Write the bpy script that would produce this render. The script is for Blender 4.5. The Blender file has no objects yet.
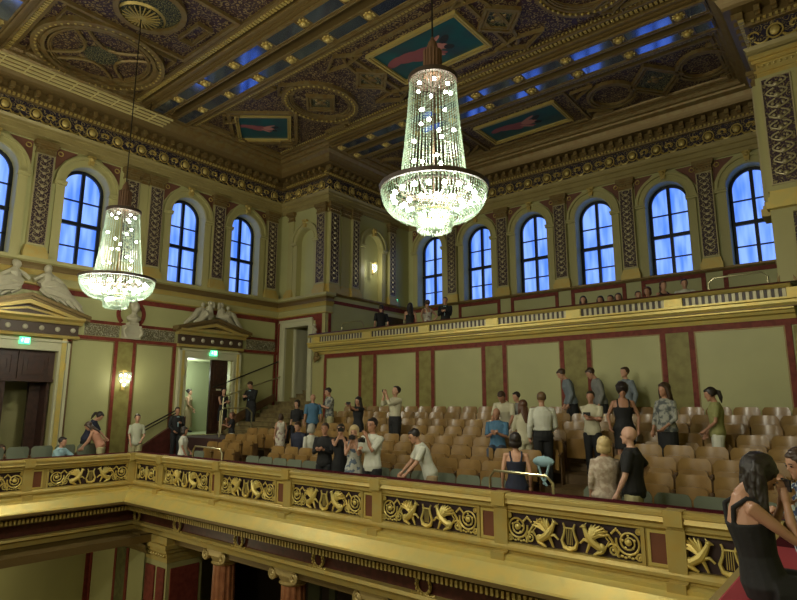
import bpy, bmesh, math, random
from mathutils import Vector, Matrix, noise
random.seed(7)
SC = bpy.context.scene
COL = SC.collection
PI = math.pi
V = Vector
# ------------------------------------------------------------------ camera
def make_camera():
    f, yaw, pitch, roll = 582.8, math.radians(39.58), math.radians(10.238), math.radians(0.08)
    fw = V((-math.sin(yaw) * math.cos(pitch), math.cos(yaw) * math.cos(pitch), math.sin(pitch)))
    r = V((math.cos(yaw), math.sin(yaw), 0)); u = r.cross(fw)
    r2 = r * math.cos(roll) + u * math.sin(roll); u2 = -r * math.sin(roll) + u * math.cos(roll)
    cam = bpy.data.cameras.new('camera'); o = bpy.data.objects.new('camera', cam); COL.objects.link(o)
    cam.sensor_width = 36; cam.lens = f / 797 * 36; cam.clip_start = .05; cam.clip_end = 200
    m = Matrix((r2, u2, -fw)).transposed().to_4x4(); o.matrix_world = m
    SC.camera = o
    return r2, u2, fw, f
CR, CU, CF, CFL = make_camera()
def ray(x, y):
    return CR * (x - 398.5) + CU * -(y - 300) + CF * CFL
def onY(x, y, Y):
    d = ray(x, y); return d * (Y / d.y)
def onX(x, y, X):
    d = ray(x, y); return d * (X / d.x)
# ------------------------------------------------------------------ materials
MATS = {}
def mat(name, col, rough=.6, metal=0., spec=.5, bump=None, mix=None, emit=None, coat=0):
    """bump=(scale, strength, dist); mix=(scale, colour2, detail, lo, hi)"""
    if name in MATS: return MATS[name]
    m = bpy.data.materials.new(name); m.use_nodes = True; MATS[name] = m
    nt = m.node_tree; b = nt.nodes['Principled BSDF']
    b.inputs['Base Color'].default_value = (*col, 1); b.inputs['Roughness'].default_value = rough
    b.inputs['Metallic'].default_value = metal; b.inputs['Specular IOR Level'].default_value = spec
    if coat: b.inputs['Coat Weight'].default_value = coat; b.inputs['Coat Roughness'].default_value = .15
    tc = nt.nodes.new('ShaderNodeTexCoord')
    if mix:
        n = nt.nodes.new('ShaderNodeTexNoise'); n.inputs['Scale'].default_value = mix[0]; n.inputs['Detail'].default_value = mix[2]
        nt.links.new(tc.outputs['Object'], n.inputs['Vector'])
        r = nt.nodes.new('ShaderNodeMapRange'); r.inputs[1].default_value = mix[3]; r.inputs[2].default_value = mix[4]
        nt.links.new(n.outputs['Fac'], r.inputs[0])
        x = nt.nodes.new('ShaderNodeMix'); x.data_type = 'RGBA'
        x.inputs[6].default_value = (*col, 1); x.inputs[7].default_value = (*mix[1], 1)
        nt.links.new(r.outputs[0], x.inputs[0]); nt.links.new(x.outputs[2], b.inputs['Base Color'])
    if bump:
        n = nt.nodes.new('ShaderNodeTexNoise'); n.inputs['Scale'].default_value = bump[0]; n.inputs['Detail'].default_value = 3
        nt.links.new(tc.outputs['Object'], n.inputs['Vector'])
        u = nt.nodes.new('ShaderNodeBump'); u.inputs['Strength'].default_value = bump[1]; u.inputs['Distance'].default_value = bump[2]
        nt.links.new(n.outputs['Fac'], u.inputs['Height']); nt.links.new(u.outputs[0], b.inputs['Normal'])
    if emit:
        b.inputs['Emission Color'].default_value = (*emit[0], 1); b.inputs['Emission Strength'].default_value = emit[1]
    return m
def ornament(name, ground, gilt, scale, width=.12, metal=.5, warp=.6):
    """scrollwork relief: warped rings and leaves of gilt over a dark ground"""
    if name in MATS: return MATS[name]
    m = bpy.data.materials.new(name); m.use_nodes = True; MATS[name] = m
    nt = m.node_tree; N = nt.nodes; L = nt.links; b = N['Principled BSDF']
    tc = N.new('ShaderNodeTexCoord')
    nz = N.new('ShaderNodeTexNoise'); nz.inputs['Scale'].default_value = scale * .8; nz.inputs['Detail'].default_value = 2
    L.new(tc.outputs['Object'], nz.inputs['Vector'])
    sc = N.new('ShaderNodeVectorMath'); sc.operation = 'SCALE'; sc.inputs['Scale'].default_value = warp / scale
    L.new(nz.outputs['Color'], sc.inputs[0])
    ad = N.new('ShaderNodeVectorMath'); L.new(tc.outputs['Object'], ad.inputs[0]); L.new(sc.outputs[0], ad.inputs[1])
    vo = N.new('ShaderNodeTexVoronoi'); vo.inputs['Scale'].default_value = scale; vo.inputs['Randomness'].default_value = .55
    L.new(ad.outputs[0], vo.inputs['Vector'])
    mu = N.new('ShaderNodeMath'); mu.operation = 'MULTIPLY'; mu.inputs[1].default_value = 20
    L.new(vo.outputs['Distance'], mu.inputs[0])
    sn = N.new('ShaderNodeMath'); sn.operation = 'SINE'; L.new(mu.outputs[0], sn.inputs[0])
    r = N.new('ShaderNodeMapRange'); r.inputs[1].default_value = .1 - width; r.inputs[2].default_value = .55 - width
    L.new(sn.outputs[0], r.inputs[0])
    n2 = N.new('ShaderNodeTexNoise'); n2.inputs['Scale'].default_value = scale * 4.; L.new(tc.outputs['Object'], n2.inputs['Vector'])
    r2 = N.new('ShaderNodeMapRange'); r2.inputs[1].default_value = .38; r2.inputs[2].default_value = .55; L.new(n2.outputs['Fac'], r2.inputs[0])
    m2 = N.new('ShaderNodeMath'); m2.operation = 'MULTIPLY'; L.new(r.outputs[0], m2.inputs[0]); L.new(r2.outputs[0], m2.inputs[1])
    x = N.new('ShaderNodeMix'); x.data_type = 'RGBA'; x.inputs[6].default_value = (*ground, 1); x.inputs[7].default_value = (*gilt, 1)
    L.new(m2.outputs[0], x.inputs[0]); L.new(x.outputs[2], b.inputs['Base Color'])
    mm = N.new('ShaderNodeMath'); mm.operation = 'MULTIPLY'; mm.inputs[1].default_value = metal; L.new(m2.outputs[0], mm.inputs[0])
    L.new(mm.outputs[0], b.inputs['Metallic']); b.inputs['Roughness'].default_value = .42
    u = N.new('ShaderNodeBump'); u.inputs['Strength'].default_value = .8; u.inputs['Distance'].default_value = .03
    L.new(m2.outputs[0], u.inputs['Height']); L.new(u.outputs[0], b.inputs['Normal'])
    return m
def banded(name, col, col2, scale, axis, rough=.5, metal=0., thr=.5):
    """repeated small blocks along one axis (egg and dart, dentils in paint)"""
    if name in MATS: return MATS[name]
    m = mat(name, col, rough, metal); nt = m.node_tree; N = nt.nodes; L = nt.links; b = N['Principled BSDF']
    tc = N.new('ShaderNodeTexCoord'); w = N.new('ShaderNodeTexWave'); w.bands_direction = axis; w.inputs['Scale'].default_value = scale
    w.inputs['Distortion'].default_value = 0; L.new(tc.outputs['Object'], w.inputs['Vector'])
    r = N.new('ShaderNodeMapRange'); r.inputs[1].default_value = thr - .1; r.inputs[2].default_value = thr + .1; L.new(w.outputs['Fac'], r.inputs[0])
    x = N.new('ShaderNodeMix'); x.data_type = 'RGBA'; x.inputs[6].default_value = (*col2, 1); x.inputs[7].default_value = (*col, 1)
    L.new(r.outputs[0], x.inputs[0]); L.new(x.outputs[2], b.inputs['Base Color'])
    u = N.new('ShaderNodeBump'); u.inputs['Strength'].default_value = .7; u.inputs['Distance'].default_value = .03
    L.new(r.outputs[0], u.inputs['Height']); L.new(u.outputs[0], b.inputs['Normal'])
    return m
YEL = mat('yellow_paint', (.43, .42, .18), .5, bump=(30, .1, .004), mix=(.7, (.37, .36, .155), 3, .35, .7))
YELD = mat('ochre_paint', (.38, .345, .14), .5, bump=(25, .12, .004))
RED = mat('red_marble_trim', (.20, .043, .028), .5, spec=.15, mix=(9, (.14, .03, .02), 4, .4, .65))
SPAN = mat('brown_spandrel', (.15, .06, .035), .5)
DRED = mat('dark_red_panel', (.09, .022, .016), .4, mix=(8, (.06, .015, .01), 3, .4, .6))
GOLD = mat('gilding', (.48, .375, .12), .42, .35, bump=(14, .15, .01), mix=(5, (.50, .35, .09), 4, .4, .65))
GOLDB = mat('bright_gilding', (.58, .475, .15), .40, .35, bump=(10, .12, .01), mix=(4, (.66, .49, .13), 4, .4, .65))
GOLDD = mat('dark_gilding', (.22, .16, .06), .45, .35, bump=(18, .3, .01), mix=(6, (.20, .12, .035), 4, .4, .65))  # darker, browner gilding with a mottled tone
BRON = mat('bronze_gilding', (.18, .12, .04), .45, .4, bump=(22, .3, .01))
MARB = mat('olive_marble', (.26, .235, .072), .45, spec=.2, mix=(4, (.20, .165, .05), 8, .40, .66))
STONE = mat('pale_statuary', (.44, .41, .28), .6, bump=(25, .2, .01), mix=(6, (.40, .36, .25), 3, .4, .7))
CREAM = mat('cream_door_surround', (.50, .48, .30), .5)
WOOD = mat('beech_plywood', (.30, .17, .05), .3, coat=.3, mix=(3, (.19, .105, .03), 5, .35, .7))
WOODD = mat('dark_walnut', (.05, .02, .011), .4, mix=(7, (.03, .012, .007), 4, .4, .6))
WOODM = mat('brown_oak', (.13, .07, .025), .5, mix=(5, (.09, .045, .016), 4, .4, .6))
GREY = mat('greygreen_upholstery', (.15, .17, .115), .8, bump=(200, .2, .002))
BLACKM = mat('window_frame_paint', (.006, .009, .016), .4)
IRON = mat('dark_iron', (.03, .026, .02), .45, .6)
RAILM = mat('brass_rail', (.42, .38, .22), .3, .8)
FLOORM = mat('balcony_floor_boards', (.16, .10, .04), .5, mix=(4, (.11, .065, .025), 4, .4, .65))
CARPET = mat('dark_carpet', (.05, .02, .015), .9)
VEL = mat('red_velvet', (.34, .028, .035), .75, bump=(120, .2, .003))
DARK = mat('unlit_interior', (.02, .014, .009), .8)
ORN = ornament('purple_gold_scrollwork', (.04, .018, .03), (.34, .28, .14), 6.5)
SILV = mat('silvered_gilding', (.42, .36, .20), .42, .4, bump=(14, .2, .01))
ARCH = mat('architrave_ochre', (.33, .265, .10), .45, .15, mix=(2, (.29, .23, .085), 3, .4, .65))
ORNF = ornament('frieze_scrollwork', (.02, .014, .032), (.42, .32, .13), 6.5, .0)
ORNC = ornament('ceiling_scrollwork', (.035, .013, .013), (.38, .28, .11), 6.0, -.05)
ORNB = ornament('green_gold_scrollwork', (.012, .02, .014), (.36, .32, .13), 7)
GARL = ornament('garland_relief', (.16, .14, .07), (.46, .43, .30), 6, .1, .05)
EGG = banded('egg_and_dart_x', (.50, .37, .12), (.14, .07, .03), 3.2, 'X', .4, .55)
EGGY = banded('egg_and_dart_y', (.50, .37, .12), (.14, .07, .03), 3.2, 'Y', .4, .55)
GRK = banded('gallery_frieze_pattern', (.50, .45, .28), (.05, .035, .03), 2.3, 'X', .45, .2, .42)
# ------------------------------------------------------------------ mesh builder
class Fr:
    def __init__(s, o, S, D): s.o = V(o); s.S = V(S); s.D = V(D)
    def __call__(s, a, d, z): return s.o + s.S * a + s.D * d + V((0, 0, z))
W3 = Fr((0, 0, 0), (1, 0, 0), (0, 1, 0))
FL = Fr((-18.75, 0, 0), (0, 1, 0), (1, 0, 0))      # left wall: s=Y
FR = Fr((0, 15, 0), (1, 0, 0), (0, -1, 0))         # rear pier / panel wall: s=X
FS = Fr((-15.95, 0, 0), (0, 1, 0), (1, 0, 0))
FG = Fr((0, 20, 0), (1, 0, 0), (0, -1, 0))         # gallery window wall
FT = Fr((-1.5, 0, 0), (0, 1, 0), (-1, 0, 0))
FE = Fr((1.05, 0, 0), (0, 1, 0), (-1, 0, 0))
class MB:
    def __init__(s): s.bm = bmesh.new(); s.mi = 0
    def face(s, pts):
        vs = [s.bm.verts.new(p) for p in pts]
        f = s.bm.faces.new(vs); f.material_index = s.mi; return f
    def m(s, i): s.mi = i; return s
    def hexa(s, P):
        vs = [s.bm.verts.new(p) for p in P]
        for q in ((0, 1, 2, 3), (7, 6, 5, 4), (0, 4, 5, 1), (1, 5, 6, 2), (2, 6, 7, 3), (3, 7, 4, 0)):
            s.bm.faces.new([vs[i] for i in q]).material_index = s.mi
    def box(s, a0, a1, d0, d1, z0, z1, fr=W3):
        s.hexa([fr(a0, d0, z0), fr(a1, d0, z0), fr(a1, d1, z0), fr(a0, d1, z0), fr(a0, d0, z1), fr(a1, d0, z1), fr(a1, d1, z1), fr(a0, d1, z1)])
        return s
    def extr(s, pts, dv):
        """closed polygon of 3-D points extruded by dv"""
        dv = V(dv); n = len(pts); a = [s.bm.verts.new(p) for p in pts]; b = [s.bm.verts.new(V(p) + dv) for p in pts]
        s.bm.faces.new(a).material_index = s.mi; s.bm.faces.new(b[::-1]).material_index = s.mi
        for i in range(n):
            j = (i + 1) % n; s.bm.faces.new((a[i], b[i], b[j], a[j])).material_index = s.mi
        return s
    def prof(s, fr, s0, s1, pr):
        return s.extr([fr(s0, d, z) for d, z in pr], fr.S * (s1 - s0))
    def frame(s, fr, s0, s1, z0, z1, w, d0, d1, wz=None):
        wz = wz or w
        s.box(s0, s1, d0, d1, z0, z0 + wz, fr); s.box(s0, s1, d0, d1, z1 - wz, z1, fr)
        s.box(s0, s0 + w, d0, d1, z0 + wz, z1 - wz, fr); s.box(s1 - w, s1, d0, d1, z0 + wz, z1 - wz, fr); return s
    def sweep(s, path, pr, closed_prof=False, caps=True):
        """profile (d,z) swept along plan path, d to the right of travel, mitred"""
        n = len(path); P = [V((p[0], p[1])) for p in path]; rings = []
        for i in range(n):
            t0 = (P[i] - P[i - 1]).normalized() if i else None
            t1 = (P[i + 1] - P[i]).normalized() if i < n - 1 else None
            if t0 is None: t0 = t1
            if t1 is None: t1 = t0
            n0 = V((t0.y, -t0.x)); n1 = V((t1.y, -t1.x)); mm = (n0 + n1); mm = mm / max(.2, mm.dot(n1))
            rings.append([s.bm.verts.new((P[i].x + mm.x * d, P[i].y + mm.y * d, z)) for d, z in pr])
        k = len(pr)
        for i in range(n - 1):
            for j in range(k if closed_prof else k - 1):
                jj = (j + 1) % k
                s.bm.faces.new((rings[i][j], rings[i][jj], rings[i + 1][jj], rings[i + 1][j])).material_index = s.mi
        if closed_prof and caps:
            s.bm.faces.new(rings[0]).material_index = s.mi; s.bm.faces.new(rings[-1][::-1]).material_index = s.mi
        return s
    def tube(s, pts, r, n=6, closed=False, caps=True):
        pts = [V(p) for p in pts]; m = len(pts); rr = r if hasattr(r, '__len__') else [r] * m; rings = []; prev = None
        for i, p in enumerate(pts):
            a = pts[i - 1] if (i or closed) else p; b = pts[(i + 1) % m] if (i < m - 1 or closed) else p
            t = (b - a)
            t = t.normalized() if t.length > 1e-9 else V((0, 0, 1))
            if prev is None:
                u = t.orthogonal().normalized()
            else:
                u = prev - t * prev.dot(t)
                u = u.normalized() if u.length > 1e-6 else t.orthogonal().normalized()
            prev = u; w = t.cross(u)
            rings.append([s.bm.verts.new(p + (u * math.cos(2 * PI * k / n) + w * math.sin(2 * PI * k / n)) * rr[i]) for k in range(n)])
        for i in range(m if closed else m - 1):
            A = rings[i]; B = rings[(i + 1) % m]
            for k in range(n):
                s.bm.faces.new((A[k], A[(k + 1) % n], B[(k + 1) % n], B[k])).material_index = s.mi
        if caps and not closed:
            s.bm.faces.new(rings[0][::-1]).material_index = s.mi; s.bm.faces.new(rings[-1]).material_index = s.mi
        return s
    def lathe(s, c, pr, n=16, caps=True, a0=0, a1=2 * PI, M=None):
        c = V(c); full = abs(a1 - a0 - 2 * PI) < 1e-6; k = n if full else n + 1; rings = []
        for r, z in pr:
            ring = []
            for i in range(k):
                a = a0 + (a1 - a0) * i / n; p = V((r * math.cos(a), r * math.sin(a), z))
                if M: p = M @ p
                ring.append(s.bm.verts.new(c + p))
            rings.append(ring)
        for i in range(len(rings) - 1):
            for j in range(n):
                jj = (j + 1) % k
                s.bm.faces.new((rings[i][j], rings[i][jj], rings[i + 1][jj], rings[i + 1][j])).material_index = s.mi
        if caps and full:
            s.bm.faces.new(rings[0][::-1]).material_index = s.mi; s.bm.faces.new(rings[-1]).material_index = s.mi
        return s
    def ball(s, c, r, n=8, sx=1, sy=1, sz=1, M=None):
        mat4 = Matrix.Translation(V(c)) @ (M.to_4x4() if M else Matrix()) @ Matrix.Diagonal((sx * r, sy * r, sz * r, 1))
        g = bmesh.ops.create_uvsphere(s.bm, u_segments=n, v_segments=max(4, n * 2 // 3), radius=1, matrix=mat4)
        for v in g['verts']:
            for f in v.link_faces: f.material_index = s.mi
        return s
    def ico(s, c, r, sub=1):
        g = bmesh.ops.create_icosphere(s.bm, subdivisions=sub, radius=r, matrix=Matrix.Translation(V(c)))
        for v in g['verts']:
            for f in v.link_faces: f.material_index = s.mi
        return s
    def mesh(s, name, mats, smooth=False, recalc=True):
        if recalc: bmesh.ops.recalc_face_normals(s.bm, faces=s.bm.faces)
        me = bpy.data.meshes.new(name); s.bm.to_mesh(me); s.bm.free()
        for m in (mats if isinstance(mats, (list, tuple)) else [mats]): me.materials.append(m)
        if smooth:
            me.polygons.foreach_set('use_smooth', [True] * len(me.polygons))
            try: me.set_sharp_from_angle(angle=math.radians(40))
            except Exception: pass
        return me
    def obj(s, name, mats, parent=None, smooth=False, recalc=True):
        return link(name, s.mesh(name, mats, smooth, recalc), parent)
def link(name, data, parent=None):
    o = bpy.data.objects.new(name, data); COL.objects.link(o)
    if parent is not None: o.parent = parent
    return o
def tag(o, label=None, cat=None, group=None, kind=None):
    if label: o['label'] = label
    if cat: o['category'] = cat
    if group: o['group'] = group
    if kind: o['kind'] = kind
    return o
def struct(o, label=None, cat=None):
    o['kind'] = 'structure'
    if label: o['label'] = label
    if cat: o['category'] = cat
    return o
def empty(name, loc=(0, 0, 0), rz=0, label=None, cat=None, group=None, kind=None):
    o = bpy.data.objects.new(name, None); COL.objects.link(o); o.location = loc; o.rotation_euler = (0, 0, rz); o.empty_display_size = .1
    return tag(o, label, cat, group, kind)
KIDS = {}
def kids(o): return [c for c in ALLOBJ() if c.parent == o]
def ALLOBJ(): return bpy.data.objects
def copy_tree(o, loc=None, rz=None, label=None, children=None):
    c = o.copy(); COL.objects.link(c)
    if loc is not None: c.location = loc
    if rz is not None: c.rotation_euler = (0, 0, rz)
    if label: c['label'] = label
    for ch, sub in (children or []):
        d = ch.copy(); COL.objects.link(d); d.parent = c
        for g in sub:
            e = g.copy(); COL.objects.link(e); e.parent = d
    return c
def tree(o):
    return [(c, [g for g in bpy.data.objects if g.parent == c]) for c in bpy.data.objects if c.parent == o]
def W(o, parent):
    o.parent = parent; o.matrix_parent_inverse = parent.matrix_basis.inverted(); return o
def wobj(mb, name, mats, parent, smooth=False): return W(mb.obj(name, mats, None, smooth), parent)
# ================================================================== ROOM SHELL
ROOM = [(-18.75, -12), (-18.75, 15), (-15.95, 15), (-15.95, 20), (-1.5, 20), (-1.5, 15), (1.05, 15), (1.05, -12)]
PARA = [(-15.9, -12), (-15.9, 8.06), (-1.04, 8.06), (-1.04, -12)]
ZG = 1.9     # upper gallery floor
WZ0, WZS, WR = 4.2, 6.72, .66      # clerestory window sill, spring, opening radius
def arch_wall(mb, fr, s0, s1, z0, z1, ops, depth):
    """wall face with round-headed openings (centre, radius, sill, spring) and their reveals; mi 0 wall, 1 reveal"""
    ops = sorted(ops); cur = s0
    def q(a, b, c, d): mb.m(0).face([fr(a, 0, c), fr(b, 0, c), fr(b, 0, d), fr(a, 0, d)])
    for c, r, zs, zp in ops:
        if c - r > cur + 1e-4: q(cur, c - r, z0, z1)
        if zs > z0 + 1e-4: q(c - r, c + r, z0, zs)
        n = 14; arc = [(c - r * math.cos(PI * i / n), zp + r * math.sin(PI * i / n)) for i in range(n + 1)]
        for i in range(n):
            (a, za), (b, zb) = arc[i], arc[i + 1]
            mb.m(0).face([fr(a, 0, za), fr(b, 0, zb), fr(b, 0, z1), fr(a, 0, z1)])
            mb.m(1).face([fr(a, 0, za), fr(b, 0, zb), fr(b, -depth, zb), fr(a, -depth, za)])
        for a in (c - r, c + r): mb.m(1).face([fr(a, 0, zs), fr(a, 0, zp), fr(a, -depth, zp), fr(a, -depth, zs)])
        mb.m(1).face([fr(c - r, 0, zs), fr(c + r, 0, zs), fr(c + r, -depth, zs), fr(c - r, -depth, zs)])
        cur = c + r
    if cur < s1 - 1e-4: q(cur, s1, z0, z1)
ORNV = [None]
def rect_wall(mb, fr, s0, s1, z0, z1, ops, depth):
    """wall with rectangular openings (a,b,zb,zt)"""
    ops = sorted(ops); cur = s0
    def q(a, b, c, d):
        if b - a > 1e-4 and d - c > 1e-4: mb.m(0).face([fr(a, 0, c), fr(b, 0, c), fr(b, 0, d), fr(a, 0, d)])
    for a, b, zb, zt in ops:
        q(cur, a, z0, z1); q(a, b, z0, zb); q(a, b, zt, z1); cur = b
        for x in (a, b): mb.m(1).face([fr(x, 0, zb), fr(x, 0, zt), fr(x, -depth, zt), fr(x, -depth, zb)])
        for z in (zb, zt): mb.m(1).face([fr(a, 0, z), fr(b, 0, z), fr(b, -depth, z), fr(a, -depth, z)])
    q(cur, s1, z0, z1)
LWIN = [-8.65, -6.2, -2.7, -.25, 4.62, 7.22, 10.72, 13.2]
RWIN = [-14.72, -12.3, -9.87, -7.42, -4.95, -2.5]
LDOOR = [(4.95, 6.85), (11.0, 12.9)]
def build_shell():
    # left wall: lower (doors), upper (windows)
    mb = MB()
    rect_wall(mb, FL, -12, 15, -2.3, 3.3, [(a, b, -1.02 if a > 9 else -1.9, 1.55 if a < 9 else 1.62) for a, b in LDOOR], .35)
    arch_wall(mb, FL, -12, 15, 3.3, 9.9, [(c, WR, WZ0, WZS) for c in LWIN], .45)
    mb.m(0).face([FL(-12, 0, -8), FL(15, 0, -8), FL(15, 0, -2.3), FL(-12, 0, -2.3)])
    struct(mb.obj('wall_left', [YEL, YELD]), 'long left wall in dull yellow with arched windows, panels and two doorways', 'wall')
    # rear pier wall beside the left wall, with the stair doorway and a blind arch
    mb = MB()
    rect_wall(mb, FR, -18.75, -15.95, -2.3, 3.3, [(-18.2, -16.82, -.6, 3.02)], .35)
    arch_wall(mb, FR, -18.75, -15.95, 3.3, 9.9, [(-17.15, .5, 4.2, 6.45)], .18)
    mb.m(0).face([FR(-17.65, -.18, 4.2), FR(-16.65, -.18, 4.2), FR(-16.65, -.18, 6.95), FR(-17.65, -.18, 6.95)])
    struct(mb.obj('wall_rear_left', [YEL, YELD]), 'narrow end wall above the stair doorway with a blind arch', 'wall')
    # panel wall under the gallery
    mb = MB(); mb.m(0).face([FR(-15.95, 0, -2.3), FR(1.05, 0, -2.3), FR(1.05, 0, 1.9), FR(-15.95, 0, 1.9)])
    mb.box(-1.5, 1.05, -.3, 0, 1.86, 9.9, FR)
    struct(mb.obj('wall_rear', [YEL]), 'rear wall behind the seats under the upper gallery', 'wall')
    # niche walls
    mb = MB(); arch_wall(mb, FS, 15, 20, ZG, 9.9, [(17.55, .55, 4.2, 6.5)], .18)
    mb.m(0).face([FS(17.0, -.18, 4.2), FS(18.1, -.18, 4.2), FS(18.1, -.18, 7.05), FS(17.0, -.18, 7.05)])
    struct(mb.obj('wall_gallery_left', [YEL, YELD]), 'side wall of the upper gallery recess with a lamp niche', 'wall')
    mb = MB(); mb.face([FT(15, 0, ZG), FT(20, 0, ZG), FT(20, 0, 9.9), FT(15, 0, 9.9)])
    struct(mb.obj('wall_gallery_right', [YEL]), 'right side wall of the upper gallery recess', 'wall')
    mb = MB(); arch_wall(mb, FG, -15.95, -1.5, ZG, 9.9, [(c, WR, WZ0, WZS) for c in RWIN], .45)
    struct(mb.obj('wall_gallery_rear', [YEL, YELD]), 'rear wall of the upper gallery with six arched windows', 'wall')
    mb = MB(); mb.face([FE(-12, 0, -8), FE(15, 0, -8), FE(15, 0, 9.9), FE(-12, 0, 9.9)])
    struct(mb.obj('wall_right', [YEL]), 'right side wall of the hall', 'wall')
    mb = MB(); mb.face([(-18.75, -12, -8), (1.05, -12, -8), (1.05, -12, 9.9), (-18.75, -12, 9.9)])
    struct(mb.obj('wall_front', [YELD]), 'far end wall of the hall', 'wall')
    # floors
    mb = MB(); mb.box(-18.75, 1.05, -12, 15, -8.2, -8)
    struct(mb.obj('floor', [FLOORM]), 'ground floor of the hall far below the balcony', 'floor')
    mb = MB(); mb.box(-15.95, -1.5, 15.02, 16.1, 1.4, 1.5); mb.box(-15.95, -1.5, 16.1, 20, 1.4, ZG)
    struct(mb.obj('floor_gallery', [CARPET]), 'floor of the upper gallery', 'floor')
    # ceiling
    mb = MB(); mb.face([(-18.75, -12, 9.9), (1.05, -12, 9.9), (1.05, 20, 9.9), (-18.75, 20, 9.9)])
    mb.face([(-18.75, -12, 10.1), (1.05, -12, 10.1), (1.05, 20, 10.1), (-18.75, 20, 10.1)])
    struct(mb.obj('ceiling', [ORNC]), 'coffered ceiling covered in dark red and gold scrollwork', 'ceiling')
    # main cornice round the room
    mb = MB()
    mb.m(4).sweep(ROOM, [(0, 7.78), (.06, 7.78), (.06, 7.93), (.1, 7.95), (.1, 8.1), (.15, 8.12), (.15, 8.2), (.2, 8.28), (.04, 8.28)])
    mb.m(1).sweep(ROOM, [(.04, 8.28), (.04, 8.85)])
    mb.m(2).sweep(ROOM, [(.04, 8.85), (.14, 8.85), (.16, 8.93), (.2, 8.95), (.2, 9.0), (.12, 9.0), (.12, 9.22), (.5, 9.22), (.52, 9.3), (.56, 9.38)])
    mb.m(3).sweep(ROOM, [(.56, 9.38), (.62, 9.5), (.74, 9.58)])
    mb.m(0).sweep(ROOM, [(.74, 9.58), (.76, 9.64), (.84, 9.66), (.9, 9.74), (.9, 9.9)])
    struct(mb.obj('trim_1', [GOLDD, ORNF, BRON, GOLDD, ARCH], smooth=False), 'heavy bronze and gold cornice under the ceiling with a dark frieze', 'cornice')
    # dentils and modillions of the cornice
    mb = MB()
    def along(fr, a, b, sgn0=1):
        s = a + .18
        while s < b - .1:
            mb.m(0).box(s - .06, s + .06, .12, .36, 9.05, 9.2, fr); mb.box(s - .05, s + .05, .12, .26, 9.01, 9.05, fr)
            s += .33
        s = a + .06
        mb.m(1)
        while s < b - .03:
            mb.box(s - .03, s + .03, .1, .22, 8.87, 8.94, fr); s += .12
    along(FL, 1, 14.5); along(FR, -18.3, -15.9); along(FS, 14.6, 19.7); along(FG, -15.6, -1.8); along(FT, 14.6, 19.7); along(FR, -1.5, 1)
    struct(mb.obj('trim_2', [GOLDD, GOLD]), 'gilded brackets and dentils of the ceiling cornice', 'cornice')
def frieze_unit():
    mb = MB()
    mb.ball((0, .05, 0), .11, 10, 1, .6, 1.15); mb.tube([(.16 * math.cos(a), .02, .17 * math.sin(a)) for a in [i * PI / 8 for i in range(16)]], .022, 5, True)
    for sg in (1, -1):
        pts = [(sg * (.45 - (.13 - .011 * i) * math.cos(i * .55)), .02, .02 + (.13 - .011 * i) * math.sin(i * .55)) for i in range(11)]
        mb.tube(pts, .02, 5)
        mb.tube([(sg * (.14 + .28 * t), .03, -.13 - .1 * math.sin(PI * t)) for t in [i / 6 for i in range(7)]], [.02, .03, .04, .045, .04, .03, .02], 5)
    return mb.mesh('frieze_medallion', [GOLD], True)
def build_frieze():
    me = frieze_unit()
    root = empty('cornice_medallion_frieze', (-15.95, 15, 8.56), 0, 'gilded heads and garlands running round the dark frieze below the ceiling', 'frieze', None, 'structure')
    def run(fr, a, b, rz, n):
        for i in range(n):
            s = a + (b - a) * (i + .5) / n
            o = link('medallion', me); o.location = fr(s, .05, 8.565); o.rotation_euler = (0, 0, rz); W(o, root)
    run(FL, 1.9, 14.9, -PI / 2, 16); run(FR, -18.7, -15.95, PI, 4); run(FS, 15, 19.9, -PI / 2, 6)
    run(FG, -15.9, -1.5, PI, 18); run(FT, 15, 19.9, PI / 2, 6); run(FR, -1.45, 1, PI, 3)
# ------------------------------------------------------------------ windows
def glass_mat():
    if 'dusk_blind' in MATS: return MATS['dusk_blind']
    m = bpy.data.materials.new('dusk_blind'); m.use_nodes = True; MATS['dusk_blind'] = m
    nt = m.node_tree; N = nt.nodes; L = nt.links; b = N['Principled BSDF']
    b.inputs['Base Color'].default_value = (.05, .07, .12, 1); b.inputs['Roughness'].default_value = .35
    tc = N.new('ShaderNodeTexCoord'); w = N.new('ShaderNodeTexNoise'); w.inputs['Scale'].default_value = 1.3; w.inputs['Detail'].default_value = 2
    mp = N.new('ShaderNodeMapping'); mp.inputs['Scale'].default_value = (3.5, 3.5, .5); L.new(tc.outputs['Object'], mp.inputs['Vector']); L.new(mp.outputs[0], w.inputs['Vector'])
    r = N.new('ShaderNodeValToRGB'); e = r.color_ramp.elements; e[0].position = .33; e[0].color = (.06, .18, .80, 1); e[1].position = .62; e[1].color = (.20, .36, .95, 1)
    L.new(w.outputs['Fac'], r.inputs[0]); L.new(r.outputs[0], b.inputs['Emission Color']); b.inputs['Emission Strength'].default_value = 1.35
    return m
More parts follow.
